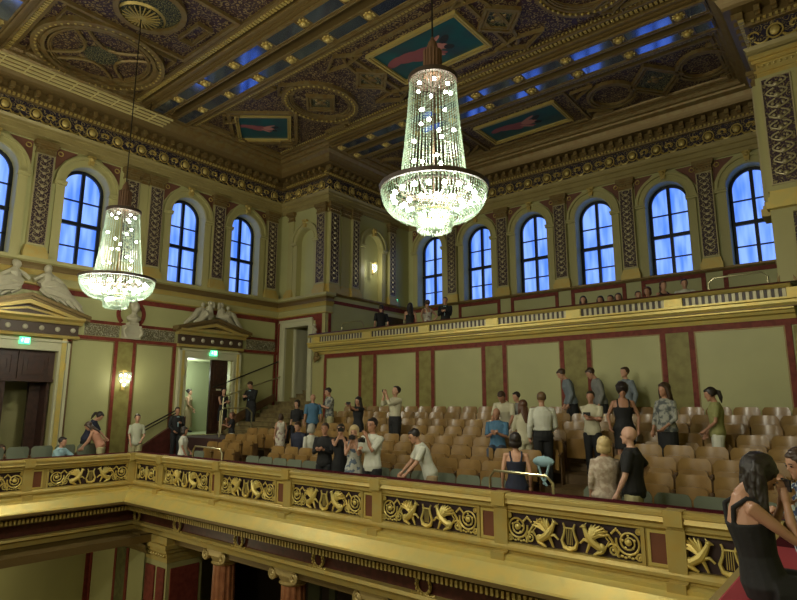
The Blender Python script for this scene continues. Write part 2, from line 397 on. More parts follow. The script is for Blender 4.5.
def build_window(i, fr, c, label):
    root = struct(empty('window_%d' % i, fr(c, -.3, WZ0)), label, 'window')
    R, zp, z0 = WR, WZS, WZ0 + .02; d0, d1 = -.42, -.34
    mb = MB()
    n = 18; out = [(c - R, z0)] + [(c - R * math.cos(PI * k / n), zp + R * math.sin(PI * k / n)) for k in range(n + 1)] + [(c + R, z0)]
    w = .10; ins = [(c - R + w, z0 + w)] + [(c - (R - w) * math.cos(PI * k / n), zp + (R - w) * math.sin(PI * k / n)) for k in range(n + 1)] + [(c + R - w, z0 + w)]
    for k in range(len(out)):
        j = (k + 1) % len(out)
        mb.hexa([fr(out[k][0], d0, out[k][1]), fr(out[j][0], d0, out[j][1]), fr(ins[j][0], d0, ins[j][1]), fr(ins[k][0], d0, ins[k][1]),
                 fr(out[k][0], d1, out[k][1]), fr(out[j][0], d1, out[j][1]), fr(ins[j][0], d1, ins[j][1]), fr(ins[k][0], d1, ins[k][1])])
    mb.box(c - .05, c + .05, d0, d1 + .02, z0, zp + R - .03, fr)
    mb.box(c - R, c + R, d0, d1 + .03, 5.55, 5.67, fr)
    mb.box(c - R, c + R, d0, d1, 4.85, 4.89, fr); mb.box(c - R, c + R, d0, d1, 6.33, 6.37, fr)
    wobj(mb, 'window_frame', [BLACKM], root)
    mb = MB(); g = [(c - (R - .01) * math.cos(PI * k / n), zp + (R - .01) * math.sin(PI * k / n)) for k in range(n + 1)]
    mb.extr([fr(a, -.43, z) for a, z in [(c - R + .01, z0)] + g + [(c + R - .01, z0)]], fr.D * .02)
    wobj(mb, 'pane', [glass_mat()], root)
def archivolt(mb, fr, c, r, w, zs, zp, d=.09):
    """moulded arch with imposts and jamb strips; mi 0"""
    n = 18
    def ring(r0, r1, dd):
        for k in range(n):
            a, b = PI * k / n, PI * (k + 1) / n; P = []
            for x in (0, dd):
                P += [fr(c - r0 * math.cos(a), x, zp + r0 * math.sin(a)), fr(c - r0 * math.cos(b), x, zp + r0 * math.sin(b)),
                      fr(c - r1 * math.cos(b), x, zp + r1 * math.sin(b)), fr(c - r1 * math.cos(a), x, zp + r1 * math.sin(a))]
            mb.hexa(P)
    ring(r, r + w * .7, d); ring(r + w * .7, r + w, d * 1.7); ring(r + .02, r + .06, d * 1.3)
    for sg in (-1, 1):
        a, b = sorted((c + sg * r, c + sg * (r + w * .85)))
        mb.box(a, b, 0, d * .9, zs, zp - .12, fr)
        a, b = sorted((c + sg * (r - .03), c + sg * (r + w + .02)))
        mb.box(a, b, 0, d * 1.6, zp - .12, zp - .06, fr); mb.box(a, b, 0, d * 2, zp - .06, zp, fr)
def keystone(mb, fr, c, z):
    mb.extr([fr(c - .06, .05, z - .32), fr(c + .06, .05, z - .32), fr(c + .11, .05, z), fr(c - .11, .05, z)], fr.D * .14)
    mb.ball(fr(c, .2, z - .12), .07, 8); mb.ball(fr(c - .09, .17, z - .04), .045, 6); mb.ball(fr(c + .09, .17, z - .04), .045, 6)
def build_pilaster(fr, c, w, label, d=.12, plain=False):
    root = empty('pilaster', fr(c, 0, 4.2), 0, label, 'pilaster', None, 'structure')
    mb = MB(); mb.box(c - w / 2, c + w / 2, 0, d, 4.55, 7.4, fr)
    wobj(mb, 'shaft', [YELD], root)
    if not plain:
        mb = MB(); mb.box(c - w / 2 + .03, c + w / 2 - .03, d, d + .012, 4.62, 7.36, fr)
        wobj(mb, 'relief_panel', [ORN], root)
        mb = MB(); mb.frame(fr, c - w / 2 + .01, c + w / 2 - .01, 4.6, 7.38, .025, d, d + .03)
        z = 4.74
        while z < 7.15:                                  # candelabrum ornament
            mb.ball(fr(c, d + .01, z + .05), .055, 6, 1, .6 if abs(fr.D.y) else 1, 1)
            for sg in (-1, 1):
                mb.tube([fr(c + sg * (.02 + (w / 2 - .13) * math.sin(t * 2.6)), d + .02, z + .06 + .15 * t) for t in (0, .25, .5, .75, 1)], .014, 4)
            z += .2
        wobj(mb, 'gilt_relief', [SILV], root, True)
    mb = MB()
    for a, dd, z0, z1 in ((.02, .03, 7.4, 7.46), (.0, .01, 7.46, 7.6), (.04, .06, 7.6, 7.66), (.07, .1, 7.66, 7.78)):
        mb.box(c - w / 2 - a, c + w / 2 + a, 0, d + dd, z0, z1, fr)
    for k in range(5): mb.ball(fr(c - w / 2 + w * (k + .5) / 5, d + .02, 7.53), .03, 6)
    wobj(mb, 'capital', [GOLDD], root)
    mb = MB()
    for a, dd, z0, z1 in ((.08, .1, 4.2, 4.38), (.05, .06, 4.38, 4.46), (.03, .03, 4.46, 4.55)):
        mb.box(c - w / 2 - a, c + w / 2 + a, 0, d + dd, z0, z1, fr)
    wobj(mb, 'base', [GOLD], root)
def build_clerestory():
    ordn = ['first', 'second', 'third', 'fourth', 'fifth', 'sixth', 'seventh', 'eighth']
    k = 1
    for i, c in enumerate(LWIN):
        if c < 1: continue
        build_window(k, FL, c, 'arched blue window in the left wall, %s from the inner corner' % ordn[7 - i]); k += 1
    for i, c in enumerate(RWIN):
        build_window(k, FG, c, 'arched blue window above the upper gallery, %s from the left' % ordn[i]); k += 1
    for nm, fr, cs, lab in (('trim_3', FL, [c for c in LWIN if c > 1], 'moulded stone arches round the left wall windows'), ('trim_4', FG, RWIN, 'moulded stone arches round the gallery windows')):
        mb = MB(); mb.m(0)
        for c in cs: archivolt(mb, fr, c, WR, .3, 4.2, WZS)
        mb.m(1)
        for c in cs: keystone(mb, fr, c, 7.76)
        for c in cs:
            for sg in (-1, 1):
                a = c + sg * .86
                mb.tube([fr(a + .07 * math.cos(t), .03, 7.58 + .07 * math.sin(t)) for t in [q * PI / 5 for q in range(10)]], .018, 5, True)
        struct(mb.obj(nm, [YELD, GOLD], smooth=True), lab, 'trim')
    mb = MB(); archivolt(mb, FR, -17.15, .5, .26, 4.2, 6.45); mb.m(1); keystone(mb, FR, -17.15, 7.3)
    struct(mb.obj('trim_5', [YELD, GOLD], smooth=True), 'stone arch round the blind niche above the stair doorway', 'trim')
    mb = MB(); archivolt(mb, FS, 17.55, .55, .26, 4.2, 6.5); mb.m(1); keystone(mb, FS, 17.55, 7.3)
    struct(mb.obj('trim_6', [YELD, GOLD], smooth=True), 'stone arch round the lit niche in the gallery side wall', 'trim')
    # spandrel fields
    mb = MB()
    for fr, cs in ((FL, [c for c in LWIN if c > 1]), (FG, RWIN)):
        for c in cs:
            for sg in (-1, 1):
                a, b = c + sg * .98, c + sg * .35
                mb.m(0).face([fr(a, .012, 7.74), fr(b, .012, 7.74), fr(c + sg * .72, .012, 7.42), fr(a, .012, 7.0)])
    struct(mb.obj('trim_7', [SPAN]), 'dark red spandrels beside the window arches', 'trim')
    # pilasters
    names = ['first', 'second', 'third', 'fourth', 'fifth', 'sixth']
    P = [3.4, 5.93, 8.58, 9.45, 11.95, 14.45]
    for i, s in enumerate(P):
        build_pilaster(FL, s, .5, 'gilt relief pilaster between left wall windows, %s from the inner corner' % names[5 - i])
    build_pilaster(FL, 9.02, .26, 'plain narrow pilaster between two relief pilasters on left wall', .05, True)
    build_pilaster(FR, -16.22, .5, 'blue-lit relief pilaster at the projecting corner facing the hall')
    build_pilaster(FR, -18.05, .3, 'plain pilaster in the inner corner beside the blind arch', .08, True)
    build_pilaster(FS, 15.26, .5, 'relief pilaster at the projecting corner facing the gallery recess')
    build_pilaster(FS, 15.95, .45, 'plain pilaster strip on the gallery side wall', .04, True)
    build_pilaster(FS, 16.45, .42, 'relief pilaster left of the lit gallery niche')
    build_pilaster(FS, 18.75, .42, 'relief pilaster right of the lit gallery niche')
    G = [-13.52, -11.1, -8.66, -6.2, -3.73]
    for i, s in enumerate(G):
        build_pilaster(FG, s, .48, 'gilt relief pilaster between gallery windows, %s from the left' % names[i])
    build_pilaster(FT, 15.3, .5, 'relief pilaster on the right side wall of the gallery')
def build_left_lower():
    # belt cornice with gilt mouldings under the windows
    L2 = [(-18.75, -12), (-18.75, 15), (-15.95, 15), (-15.95, 15.3)]
    mb = MB()
    mb.m(0).sweep(L2, [(0, 4.2), (.22, 4.2), (.22, 4.1), (.14, 4.06)])
    mb.m(1).sweep(L2, [(.14, 4.06), (.1, 3.98), (.1, 3.88)])
    mb.m(2).sweep(L2, [(.1, 3.88), (.14, 3.86), (.1, 3.8), (.06, 3.72)])
    mb.m(3).sweep(L2, [(.06, 3.72), (.04, 3.7), (.04, 3.5)])
    mb.m(2).sweep(L2, [(.04, 3.5), (.07, 3.49), (.07, 3.45), (0, 3.42)])
    struct(mb.obj('trim_8', [YELD, BRON, GOLD, YELD]), 'belt cornice below the left wall windows', 'cornice')
    mb = MB()
    for a, b in ((1, 15),): mb.box(a, b, 0, .02, 3.27, 3.42, FL)
    mb.box(1, 15, 0, .025, 1.99, 2.1, FL)
    mb.box(7.55, 10.55, 0, .02, 2.5, 2.6, FL); mb.box(13.45, 14.9, 0, .02, 2.5, 2.6, FL); mb.box(1.0, 4.2, 0, .02, 2.5, 2.6, FL)
    for s in (7.16, 8.56, 9.14, 10.56, 13.2, 14.9): mb.box(s - .05, s + .05, 0, .025, -1.9, 1.99, FL)
    mb.box(14.85, 14.97, 0, .02, 2.1, 3.3, FL)
    mb.box(-18.7, -15.95, 0, .02, 3.2, 3.45, FR); mb.box(-18.72, -18.62, 0, .02, 0, 3.2, FR); mb.box(-16.5, -15.95, 0, .015, 2.3, 3.2, FR)
    struct(mb.obj('trim_9', [RED]), 'red marble strips framing the yellow panels on the left wall', 'trim')
    mb = MB()
    for a, b in ((7.22, 8.5), (9.2, 10.5), (13.26, 14.84)): mb.frame(FL, a, b, -1.9, 1.98, .03, 0, .02)
    struct(mb.obj('trim_10', [GOLDD]), 'thin gilt beading round the yellow wall panels', 'trim')
    mb = MB(); mb.box(8.61, 9.09, 0, .03, -1.9, 1.98, FL)
    struct(mb.obj('trim_11', [MARB]), 'olive marble strip behind the crystal wall lamp', 'trim')
    mb = MB(); mb.box(7.55, 8.6, 0, .05, 2.12, 2.48, FL); mb.box(9.3, 10.5, 0, .05, 2.12, 2.48, FL); mb.box(13.5, 14.85, 0, .05, 2.12, 2.48, FL)
    for a, b in ((7.6, 8.55), (9.35, 10.45), (13.55, 14.8)):
        n = 3
        for k in range(n):
            s0 = a + (b - a) * k / n; s1 = a + (b - a) * (k + 1) / n
            mb.tube([FL(s0 + (s1 - s0) * t, .08, 2.4 - .2 * math.sin(PI * t)) for t in [q / 8 for q in range(9)]], [.02, .03, .04, .05, .055, .05, .04, .03, .02], 6)
    struct(mb.obj('trim_12', [GARL], smooth=True), 'carved garland band beside the pediments', 'trim')
def build_door(i, a, b, zb, zt, label, leaves):
    root = struct(empty('door_%d' % i, FL((a + b) / 2, 0, zb)), label, 'door')
    mb = MB()
    mb.box(a - .3, a, 0, .1, zb, zt + .32, FL); mb.box(b, b + .3, 0, .1, zb, zt + .32, FL); mb.box(a, b, 0, .1, zt, zt + .32, FL)
    mb.box(a - .3, a - .22, .1, .15, zb, zt + .32, FL); mb.box(b + .22, b + .3, .1, .15, zb, zt + .32, FL); mb.box(a - .3, b + .3, .1, .15, zt + .25, zt + .32, FL)
    mb.box(a - .04, a, .1, .12, zb, zt, FL); mb.box(b, b + .04, .1, .12, zb, zt, FL)
    wobj(mb, 'door_surround', [CREAM], root)
    def leaf(mbl, s0, s1, z0, z1, d0=-.2, d1=-.12):
        mbl.box(s0, s1, d0, d1, z0, z1, FL); m = .12
        mbl.frame(FL, s0 + m, s1 - m, z0 + m, z1 - m, .05, d1, d1 + .025); mbl.frame(FL, s0 + m + .12, s1 - m - .12, z0 + m + .12, z1 - m - .12, .03, d1, d1 + .015)
    c = (a + b) / 2
    if leaves == 2:
        mb = MB(); leaf(mb, a, c - .01, zt - .82, zt); leaf(mb, c + .01, b, zt - .82, zt); mb.box(a, b, -.22, -.05, zt - .9, zt - .82, FL); wobj(mb, 'transom_panel', [WOODD], root)
        mb = MB(); leaf(mb, a, c - .25, zb, zt - .9); wobj(mb, 'door_leaf', [WOODD], root)
        mb = MB(); mb.box(b - .4, b, -.85, -.7, zb, zt - .9, FL); mb.box(b - .12, b - .04, -.8, -.2, zb, zt - .9, FL); wobj(mb, 'door_leaf', [WOODD], root)
        mb = MB(); mb.box(a - .5, b + .6, -1.6, -1.5, zb - .1, zt, FL); mb.box(a - .5, b + .6, -1.6, -.36, zb - .12, zb - .02, FL); mb.box(b + .5, b + .6, -1.5, -.36, zb, zt, FL); mb.box(a - .5, b + .6, -1.5, -.36, zt, zt + .1, FL)
        wobj(mb, 'lobby', [YELD], root)
    else:
        mb = MB(); leaf(mb, a + 1.1, b - .1, zt - .98, zt); leaf(mb, a + 1.1, b - .1, zb, zt - 1.1); mb.box(a + 1.1, b - .1, -.2, -.1, zt - 1.1, zt - .98, FL)
        wobj(mb, 'door_leaf', [WOODD], root)
        mb = MB(); mb.box(a + 1.35, a + 1.7, -.1, -.08, zt - 1.1, zt - 1.04, FL); wobj(mb, 'door_plate', [CREAM], root)
        mb = MB(); mb.box(a - .5, b + .8, -2.4, -2.3, zb - .1, zt + .1, FL); mb.box(a - .5, b + .8, -2.3, -.36, zb - .12, zb, FL); mb.box(b + .7, b + .8, -2.3, -.36, zb, zt, FL); mb.box(a - .5, b + .8, -2.3, -.36, zt + .06, zt + .14, FL)
        wobj(mb, 'lobby', [mat('lobby_green_wall', (.36, .38, .22), .6)], root)
        L = bpy.data.lights.new('lobby_lamp', 'POINT'); L.energy = 60; L.color = (.85, 1, .85); L.shadow_soft_size = .12
        o = bpy.data.objects.new('lobby_lamp', L); COL.objects.link(o); o.location = FL(c, -1.3, zt - .5)
    return root
def reclining(mb, fr, c, zb, sg, k=1.):
    """a draped figure lying along the slope of a pediment, head near the apex; sg side"""
    P = lambda a, d, z: fr(c + sg * a * k, d, zb + z * k)
    T0 = mb.tube; mb.tube = lambda p, r, n=6: T0(p, [q * 1.3 for q in (r if hasattr(r, '__len__') else [r] * len(p))], n)
    mb.tube([P(.30, .16, .28), P(.42, .17, .42), P(.44, .18, .58), P(.42, .18, .72)], [.15, .14, .15, .07], 8)      # torso
    mb.ball(P(.40, .2, .82), .115 * k, 10, 1, 1, 1.1); mb.ball(P(.43, .16, .87), .10 * k, 8); mb.tube([P(.42, .2, .72), P(.41, .2, .8)], .07, 6)
    mb.tube([P(.30, .16, .26), P(.55, .25, .34), P(.80, .24, .30), P(1.05, .2, .05), P(1.28, .18, -.10)], [.15, .15, .12, .09, .05], 8)   # leg 1
    mb.tube([P(.34, .2, .22), P(.60, .28, .18), P(.9, .26, .10), P(1.15, .22, -.04), P(1.42, .2, -.2)], [.14, .15, .13, .09, .04], 8)
    mb.tube([P(.36, .2, .64), P(.2, .26, .55), P(.06, .22, .45)], [.055, .05, .035], 6)
    mb.tube([P(.5, .2, .64), P(.68, .28, .52), P(.82, .28, .42)], [.055, .05, .035], 6)
    for j in range(5): mb.tube([P(.3 + .2 * j, .2, .2 - .03 * j), P(.35 + .22 * j, .3, .1 - .06 * j), P(.5 + .24 * j, .28, -.02 - .09 * j)], [.07, .06, .03], 6)
def seatedpair(mb, fr, c, zb, sg, k=1.):
    P = lambda a, d, z: fr(c + sg * a * k, d, zb + z * k)
    T0 = mb.tube; mb.tube = lambda p, r, n=6: T0(p, [q * 1.25 for q in (r if hasattr(r, '__len__') else [r] * len(p))], n)
    mb.tube([P(.22, .16, .12), P(.25, .18, .3), P(.24, .18, .5)], [.14, .12, .1], 8); mb.ball(P(.24, .2, .62), .095 * k, 10, 1, 1, 1.1); mb.tube([P(.24, .19, .45), P(.24, .2, .6)], .055, 6)
    mb.tube([P(.22, .2, .45), P(.1, .24, .5), P(.12, .22, .7)], [.05, .045, .03], 6)
    mb.tube([P(.25, .2, .15), P(.45, .28, .2), P(.62, .26, .0), P(.85, .22, -.14)], [.13, .12, .09, .05], 8)
    mb.tube([P(.5, .18, .1), P(.56, .2, .28), P(.54, .2, .42)], [.11, .1, .08], 8); mb.ball(P(.52, .2, .54), .075 * k, 8, 1, 1, 1.15)
    mb.tube([P(.56, .2, .38), P(.72, .24, .3), P(.9, .24, .05), P(1.2, .2, -.2)], [.07, .09, .08, .04], 7)
    mb.tube([P(.5, .2, .38), P(.4, .26, .3), P(.3, .26, .34)], [.05, .045, .03], 6)
def build_pediment(c, hw, zb, label, za, statues, slabel):
    """entablature with bosses, raking pediment; c centre, hw half width"""
    root = empty('pediment', FL(c, 0, zb), 0, label, 'pediment', None, 'structure')
    mb = MB()
    mb.prof(FL, c - hw * .92, c + hw * .92, [(0, zb), (.16, zb), (.18, zb + .08), (.12, zb + .1), (0, zb + .1)])
    mb.prof(FL, c - hw * .95, c + hw * .95, [(0, zb + .42), (.2, zb + .42), (.24, zb + .5), (.36, zb + .56), (.36, zb + .62), (0, zb + .62)])
    wobj(mb, 'entablature', [GOLD], root)
    mb = MB(); mb.box(c - hw * .9, c + hw * .9, 0, .12, zb + .1, zb + .42, FL); wobj(mb, 'frieze', [mat('umber_frieze', (.06, .035, .02), .5)], root)
    for k in range(7):
        s = c + hw * .8 * (k - 3) / 3
        mb = MB(); mb.ball(FL(s, .13, zb + .26), .075, 10, .6, 1, 1); wobj(mb, 'rosette', [STONE], root, True)
    z1 = zb + .62
    mb = MB(); mb.extr([FL(c - hw * .8, .08, z1), FL(c + hw * .8, .08, z1), FL(c, .08, za - .12)], FL.D * .04); wobj(mb, 'tympanum', [MATS['umber_frieze']], root)
    mb = MB()
    for sg in (-1, 1):
        for o0, o1, d in ((0, .1, .42), (.1, .17, .34)):
            mb.extr([FL(c + sg * (hw + .06), 0, z1 + .08 - o0), FL(c, 0, za + .1 - o0), FL(c, 0, za + .1 - o1), FL(c + sg * (hw + .06), 0, z1 + .08 - o1)], FL.D * d)
    wobj(mb, 'raking_cornice', [BRON], root)
    mb = MB()
    for sg in (-1, 1):
        mb.extr([FL(c + sg * hw * .98, .02, z1 - .05), FL(c, .02, za - .08), FL(c, .02, za - .2), FL(c + sg * hw * .9, .02, z1 - .1)], FL.D * .3)
        mb.extr([FL(c + sg * hw * .6, .1, z1 + .04), FL(c, .1, za - .28), FL(c, .1, za - .34), FL(c + sg * hw * .56, .1, z1)], FL.D * .06)
    wobj(mb, 'gilt_moulding', [GOLD], root)
    for sg, nm in ((-1, 'left'), (1, 'right')):
        mb = MB(); (reclining if statues == 1 else seatedpair)(mb, FL, c, za + .05 if statues == 1 else za + .02, sg)
        o = mb.obj('pediment_statue', [STONE], None, True)
        tag(o, slabel % nm, 'statue', None)
def build_doors():
    build_door(1, 4.95, 6.85, -1.9, 1.55, 'tall dark walnut double door at the far left, half open', 2)
    build_door(2, 11.0, 12.9, -1.02, 1.62, 'open doorway with one dark leaf and a pale green lobby behind', 1)
    build_pediment(5.9, 1.6, 1.93, 'gilded pediment over the dark double door at far left', 3.05, 1, 'pale reclining draped stone figure on the %s slope of the far left pediment')
    build_pediment(11.95, 1.45, 2.0, 'bronze pediment over the open doorway near the stairs', 2.98, 2, 'pale stone figure pair seated on the %s slope of the pediment near the stairs')
    mb = MB()
    for s in (6.98, 10.82, 13.1):
        mb.box(s - .06, s + .06, .0, .14, -1.9, 1.95, FL); mb.tube([FL(s + .06, .16, z) for z in (1.0, 1.1, 1.2)], .02, 4)
    struct(mb.obj('trim_13', [GOLDB]), 'bright gilt edging strips beside the door surrounds', 'trim')
    for c, zt, lab in ((5.92, 1.93, 'green exit sign above the dark double door'), (12.0, 1.98, 'green exit sign above the open doorway near the stairs')):
        root = empty('exit_sign', FL(c, .12, zt - .18), 0, lab, 'exit sign')
        mb = MB(); mb.box(c - .13, c + .13, .1, .2, zt - .24, zt - .04, FL); wobj(mb, 'sign_box', [mat('exit_green', (.05, .4, .16), .5, emit=((.12, .85, .42), 1.6))], root)
        mb = MB(); E = mat('exit_white', (.8, .9, .8), .5, emit=((.8, 1, .85), 3.2))
        mb.box(c - .01, c + .09, .2, .205, zt - .2, zt - .08, FL)                       # lit doorway
        mb.box(c - .1, c - .06, .2, .206, zt - .17, zt - .12, FL); mb.ball(FL(c - .07, .203, zt - .095), .014, 6)
        wobj(mb, 'sign_pictogram', [E], root)
    # stair doorway surround in the pier wall
    root = struct(empty('door_3', FR(-17.5, 0, 0)), 'tall cream framed stair doorway beside the gallery end', 'door')
    mb = MB(); a, b, zt = -18.2, -16.82, 3.02
    mb.box(a - .25, a, 0, .1, 0, zt + .25, FR); mb.box(b, b + .22, 0, .1, -.4, zt + .25, FR); mb.box(a, b, 0, .1, zt, zt + .25, FR)
    mb.box(a - .3, b + .26, .1, .16, zt + .2, zt + .29, FR); mb.box(a - .25, a - .2, .1, .14, 0, zt + .2, FR)
    wobj(mb, 'door_surround', [CREAM], root)
    mb = MB(); mb.box(-18.2, -18.12, -2.2, -.36, .2, zt, FR); mb.box(-18.12, -18.09, -.5, -.38, .2, zt, FR); mb.box(-18.12, -18.09, -1.7, -1.6, .4, zt, FR)
    wobj(mb, 'door_leaf', [CREAM], root)
    mb = MB(); mb.box(-18.4, -15.97, -2.6, -2.5, 0, 3.4, FR); mb.box(-18.4, -15.97, -2.5, -.36, 3.2, 3.4, FR); mb.box(-16.3, -16.0, -2.5, -.36, 0, 3.2, FR); mb.box(-18.4, -18.2, -2.5, -.36, 0, 3.2, FR)
    wobj(mb, 'stairwell', [YELD], root)
    # bust in its roundel
    root = empty('wall_bust', FL(8.95, .1, 2.15), 0, 'pale stone bust on a carved plinth in a red roundel', 'bust')
    mb = MB()
    mb.ball(FL(8.95, .28, 3.1), .15, 12, 1, .85, 1.15); mb.tube([FL(8.95, .24, 3.0), FL(8.95, .22, 2.85)], [.08, .1], 8)
    mb.tube([FL(8.95, .2, 2.88), FL(8.95, .2, 2.75), FL(8.95, .2, 2.6)], [.12, .22, .1], 10); mb.ball(FL(8.95, .22, 2.76), .2, 10, .7, 1.25, .6)
    mb.ball(FL(8.95, .4, 3.08), .03, 6); mb.ball(FL(8.95, .22, 3.17), .155, 10, 1, .95, .9)
    wobj(mb, 'bust_figure', [STONE], root, True)
    mb = MB(); mb.box(8.8, 9.1, 0, .3, 2.52, 2.62, FL); mb.box(8.68, 9.22, 0, .25, 2.1, 2.52, FL)
    for sg in (-1, 1): mb.tube([FL(8.95 + sg * (.2 + .1 * math.sin(t)), .27, 2.15 + .1 * t) for t in (0, 1, 2, 3)], .05, 6)
    wobj(mb, 'plinth', [STONE], root, True)
    mb = MB(); n = 24
    for k in range(n):
        A, B = 2 * PI * k / n, 2 * PI * (k + 1) / n
        if math.sin((A + B) / 2) < -.75: continue
        P = []
        for d in (0, .05):
            for rr, t in ((.48, A), (.48, B), (.36, B), (.36, A)): P.append(FL(8.95 + rr * math.cos(t), d, 2.92 + rr * math.sin(t)))
        mb.hexa(P)
    wobj(mb, 'roundel', [RED], root)
    # projecting corner above the stair doorway: red field and yellow edge
    mb = MB(); mb.box(-16.12, -15.95, 0, .03, 2.4, 4.1, FR)
    struct(mb.obj('trim_14', [YELD]), 'yellow corner strip beside the gallery rail', 'trim')
def build_wall_lamp():
    def lamp(fr, s, z, label, k=1, e=14):
        root = empty('crystal_wall_lamp', fr(s, 0, z - .25), 0, label, 'wall lamp')
        mb = MB(); mb.box(s - .05 * k, s + .05 * k, .03, .08, z - .28 * k, z + .28 * k, fr); mb.tube([fr(s - .17 * k, .13, z + .22 * k), fr(s, .2, z + .24 * k), fr(s + .17 * k, .13, z + .22 * k)], .02, 6)
        wobj(mb, 'bracket', [GOLD], root)
        B = mat('lamp_bulb', (.9, .95, .85), .3, emit=((1, 1, .92), 12))
        for i, (a, b) in enumerate(((-.11, .12), (.02, .14), (.13, .1), (-.09, -.03), (.09, -.04), (0, -.14))):
            mb = MB(); mb.ico(fr(s + a * k, .14, z + b * k), .032 * k, 2); wobj(mb, 'bulb', [B], root, True)
        mb = MB()
        for j in range(9):
            a = s + (-.17 + .0425 * j) * k; L = (.30 - .012 * (j - 4) ** 2) * k
            for q in range(9): mb.ico(fr(a, .2 - .003 * (j - 4) ** 2, z + .2 * k - (L + .1 * k) * q / 8), .017 * k, 1)
        wobj(mb, 'crystal_drops', [CRY], root)
        Lt = bpy.data.lights.new('wall_lamp_light', 'POINT'); Lt.energy = e; Lt.color = (1, .97, .80); Lt.shadow_soft_size = .1
        o = bpy.data.objects.new('wall_lamp_light', Lt); COL.objects.link(o); o.location = fr(s, .34, z)
    lamp(FL, 8.85, .78, 'glowing crystal wall lamp on the olive marble strip of left wall', 1.15)
    lamp(FS, 17.55, 5.6, 'small glowing crystal lamp in the gallery side wall niche', .9, 16)
# ================================================================== REAR WALL AND GALLERY
def build_rear():
    # red strips and marble strips of the panel wall
    cells = [(-15.86, -14.18), (-13.38, -11.64), (-10.92, -9.16), (-8.34, -6.7), (-5.84, -4.1), (-3.34, -1.53)]
    mb = MB(); mb.box(-15.95, 1.05, 0, .03, 1.72, 1.86, FR)
    for a, b in cells:
        mb.box(a - .12, a, 0, .03, -2, 1.72, FR); mb.box(b, b + .12, 0, .03, -2, 1.72, FR)
    struct(mb.obj('trim_15', [RED]), 'red marble strips framing the yellow panels behind the seats', 'trim')
    mb = MB()
    for i in range(5): mb.box(cells[i][1] + .12, cells[i + 1][0] - .12, 0, .02, -2, 1.72, FR)
    mb.box(-15.97, -15.98, 0, .02, -2, 1.7, FR); mb.box(-1.38, 1.0, 0, .02, -2, 1.7, FR)
    struct(mb.obj('trim_16', [MARB]), 'olive marble strips between the yellow panels behind the seats', 'trim')
    mb = MB()
    for a, b in cells: mb.frame(FR, a, b, -2, 1.72, .03, 0, .018)
    struct(mb.obj('trim_17', [GOLDD]), 'thin gilt beading round the panels behind the seats', 'trim')
    mb = MB(); mb.box(-16.55, -15.95, 0, .06, -2, 1.75, FR)
    struct(mb.obj('trim_18', [YELD]), 'pale corner pilaster beside the stair doorway', 'trim')
    # gallery parapet
    root = empty('gallery_parapet', (-8.7, 14.6, 1.5), 0, 'gilded parapet of the upper gallery above the panel wall', 'parapet')
    x0, x1 = -16.4, -1.3
    mb = MB()
    mb.prof(FR, x0, x1, [(0, 1.86), (.05, 1.86), (.08, 1.95), (.2, 1.97), (.22, 2.03), (.3, 2.05), (.3, 1.98 + .12), (0, 2.1)])
    mb.prof(FR, x0 - .08, x1 + .2, [(0, 2.1), (.36, 2.1), (.4, 2.16), (.4, 2.22), (.46, 2.24), (.46, 2.28), (0, 2.28)])
    mb.prof(FR, x0 - .04, x1, [(.1, 2.48), (.42, 2.48), (.46, 2.52), (.42, 2.57), (.1, 2.57)])
    wobj(mb, 'moulding', [GOLDB], root)
    mb = MB(); mb.box(x0, x1, .12, .36, 2.28, 2.48, FR); wobj(mb, 'pattern_band', [GRK], root)
    mb = MB(); mb.prof(FR, x0 - .05, x1 + .1, [(.1, 2.085), (.37, 2.085), (.37, 2.105), (.1, 2.105)]); wobj(mb, 'shadow_line', [BRON], root)
    for k in range(7):
        c = -16.05 + 2.46 * k + (.1 if k else 0)
        mb = MB(); mb.box(c - .2, c + .2, .1, .4, 2.28, 2.48, FR); mb.box(c - .17, c + .17, .38, .41, 2.31, 2.45, FR); wobj(mb, 'plain_block', [GOLDB], root)
    mb = MB(); mb.prof(FR, x0, x1, [(.08, 2.57), (.44, 2.57), (.42, 2.61), (.1, 2.61)]); wobj(mb, 'velvet_rest', [DRED], root)
    for k in range(4):
        mb = MB(); c = -16.25
        for a, z, r in ((0, 2.67, .1), (0, 2.82, .085), (.02, 2.95, .06), (-.06, 2.9, .05), (.08, 2.76, .06)): mb.ball(FR(c + a, .3, z), r, 8)
        mb.tube([FR(c + .05, .3, 2.75), FR(c + .14, .36, 2.62)], .035, 5)
        if k == 0:
            o = mb.obj('figurine', [STONE], None, True); tag(o, 'small pale figurine standing on the left end of the gallery parapet', 'figurine')
        else: mb.bm.free()
    mb = MB(); c = -1.38
    for a, z, r in ((0, 2.7, .13), (-.02, 2.9, .12), (-.08, 3.05, .08), (.1, 2.78, .12), (.2, 2.7, .1)): mb.ball(FR(c + a, .3, z), r, 8)
    mb.tube([FR(c - .1, .4, 2.8), FR(c - .12, .42, 2.6)], .04, 5); mb.tube([FR(c + .12, .4, 2.75), FR(c + .2, .42, 2.6)], .04, 5)
    tag(mb.obj('lion_figure', [GOLDD], None, True), 'gilt lion figure crouching on the right end of the gallery parapet', 'figurine')
    # bracket under left end
    mb = MB(); mb.ball(FR(-16.2, .2, 1.72), .12, 8); mb.tube([FR(-16.35, .15, 1.78), FR(-16.2, .28, 1.6), FR(-16.05, .15, 1.78)], .05, 6); mb.ball(FR(-16.2, .2, 1.86), .1, 8)
    W(mb.obj("scroll_bracket", [GOLDD], None, True), root)

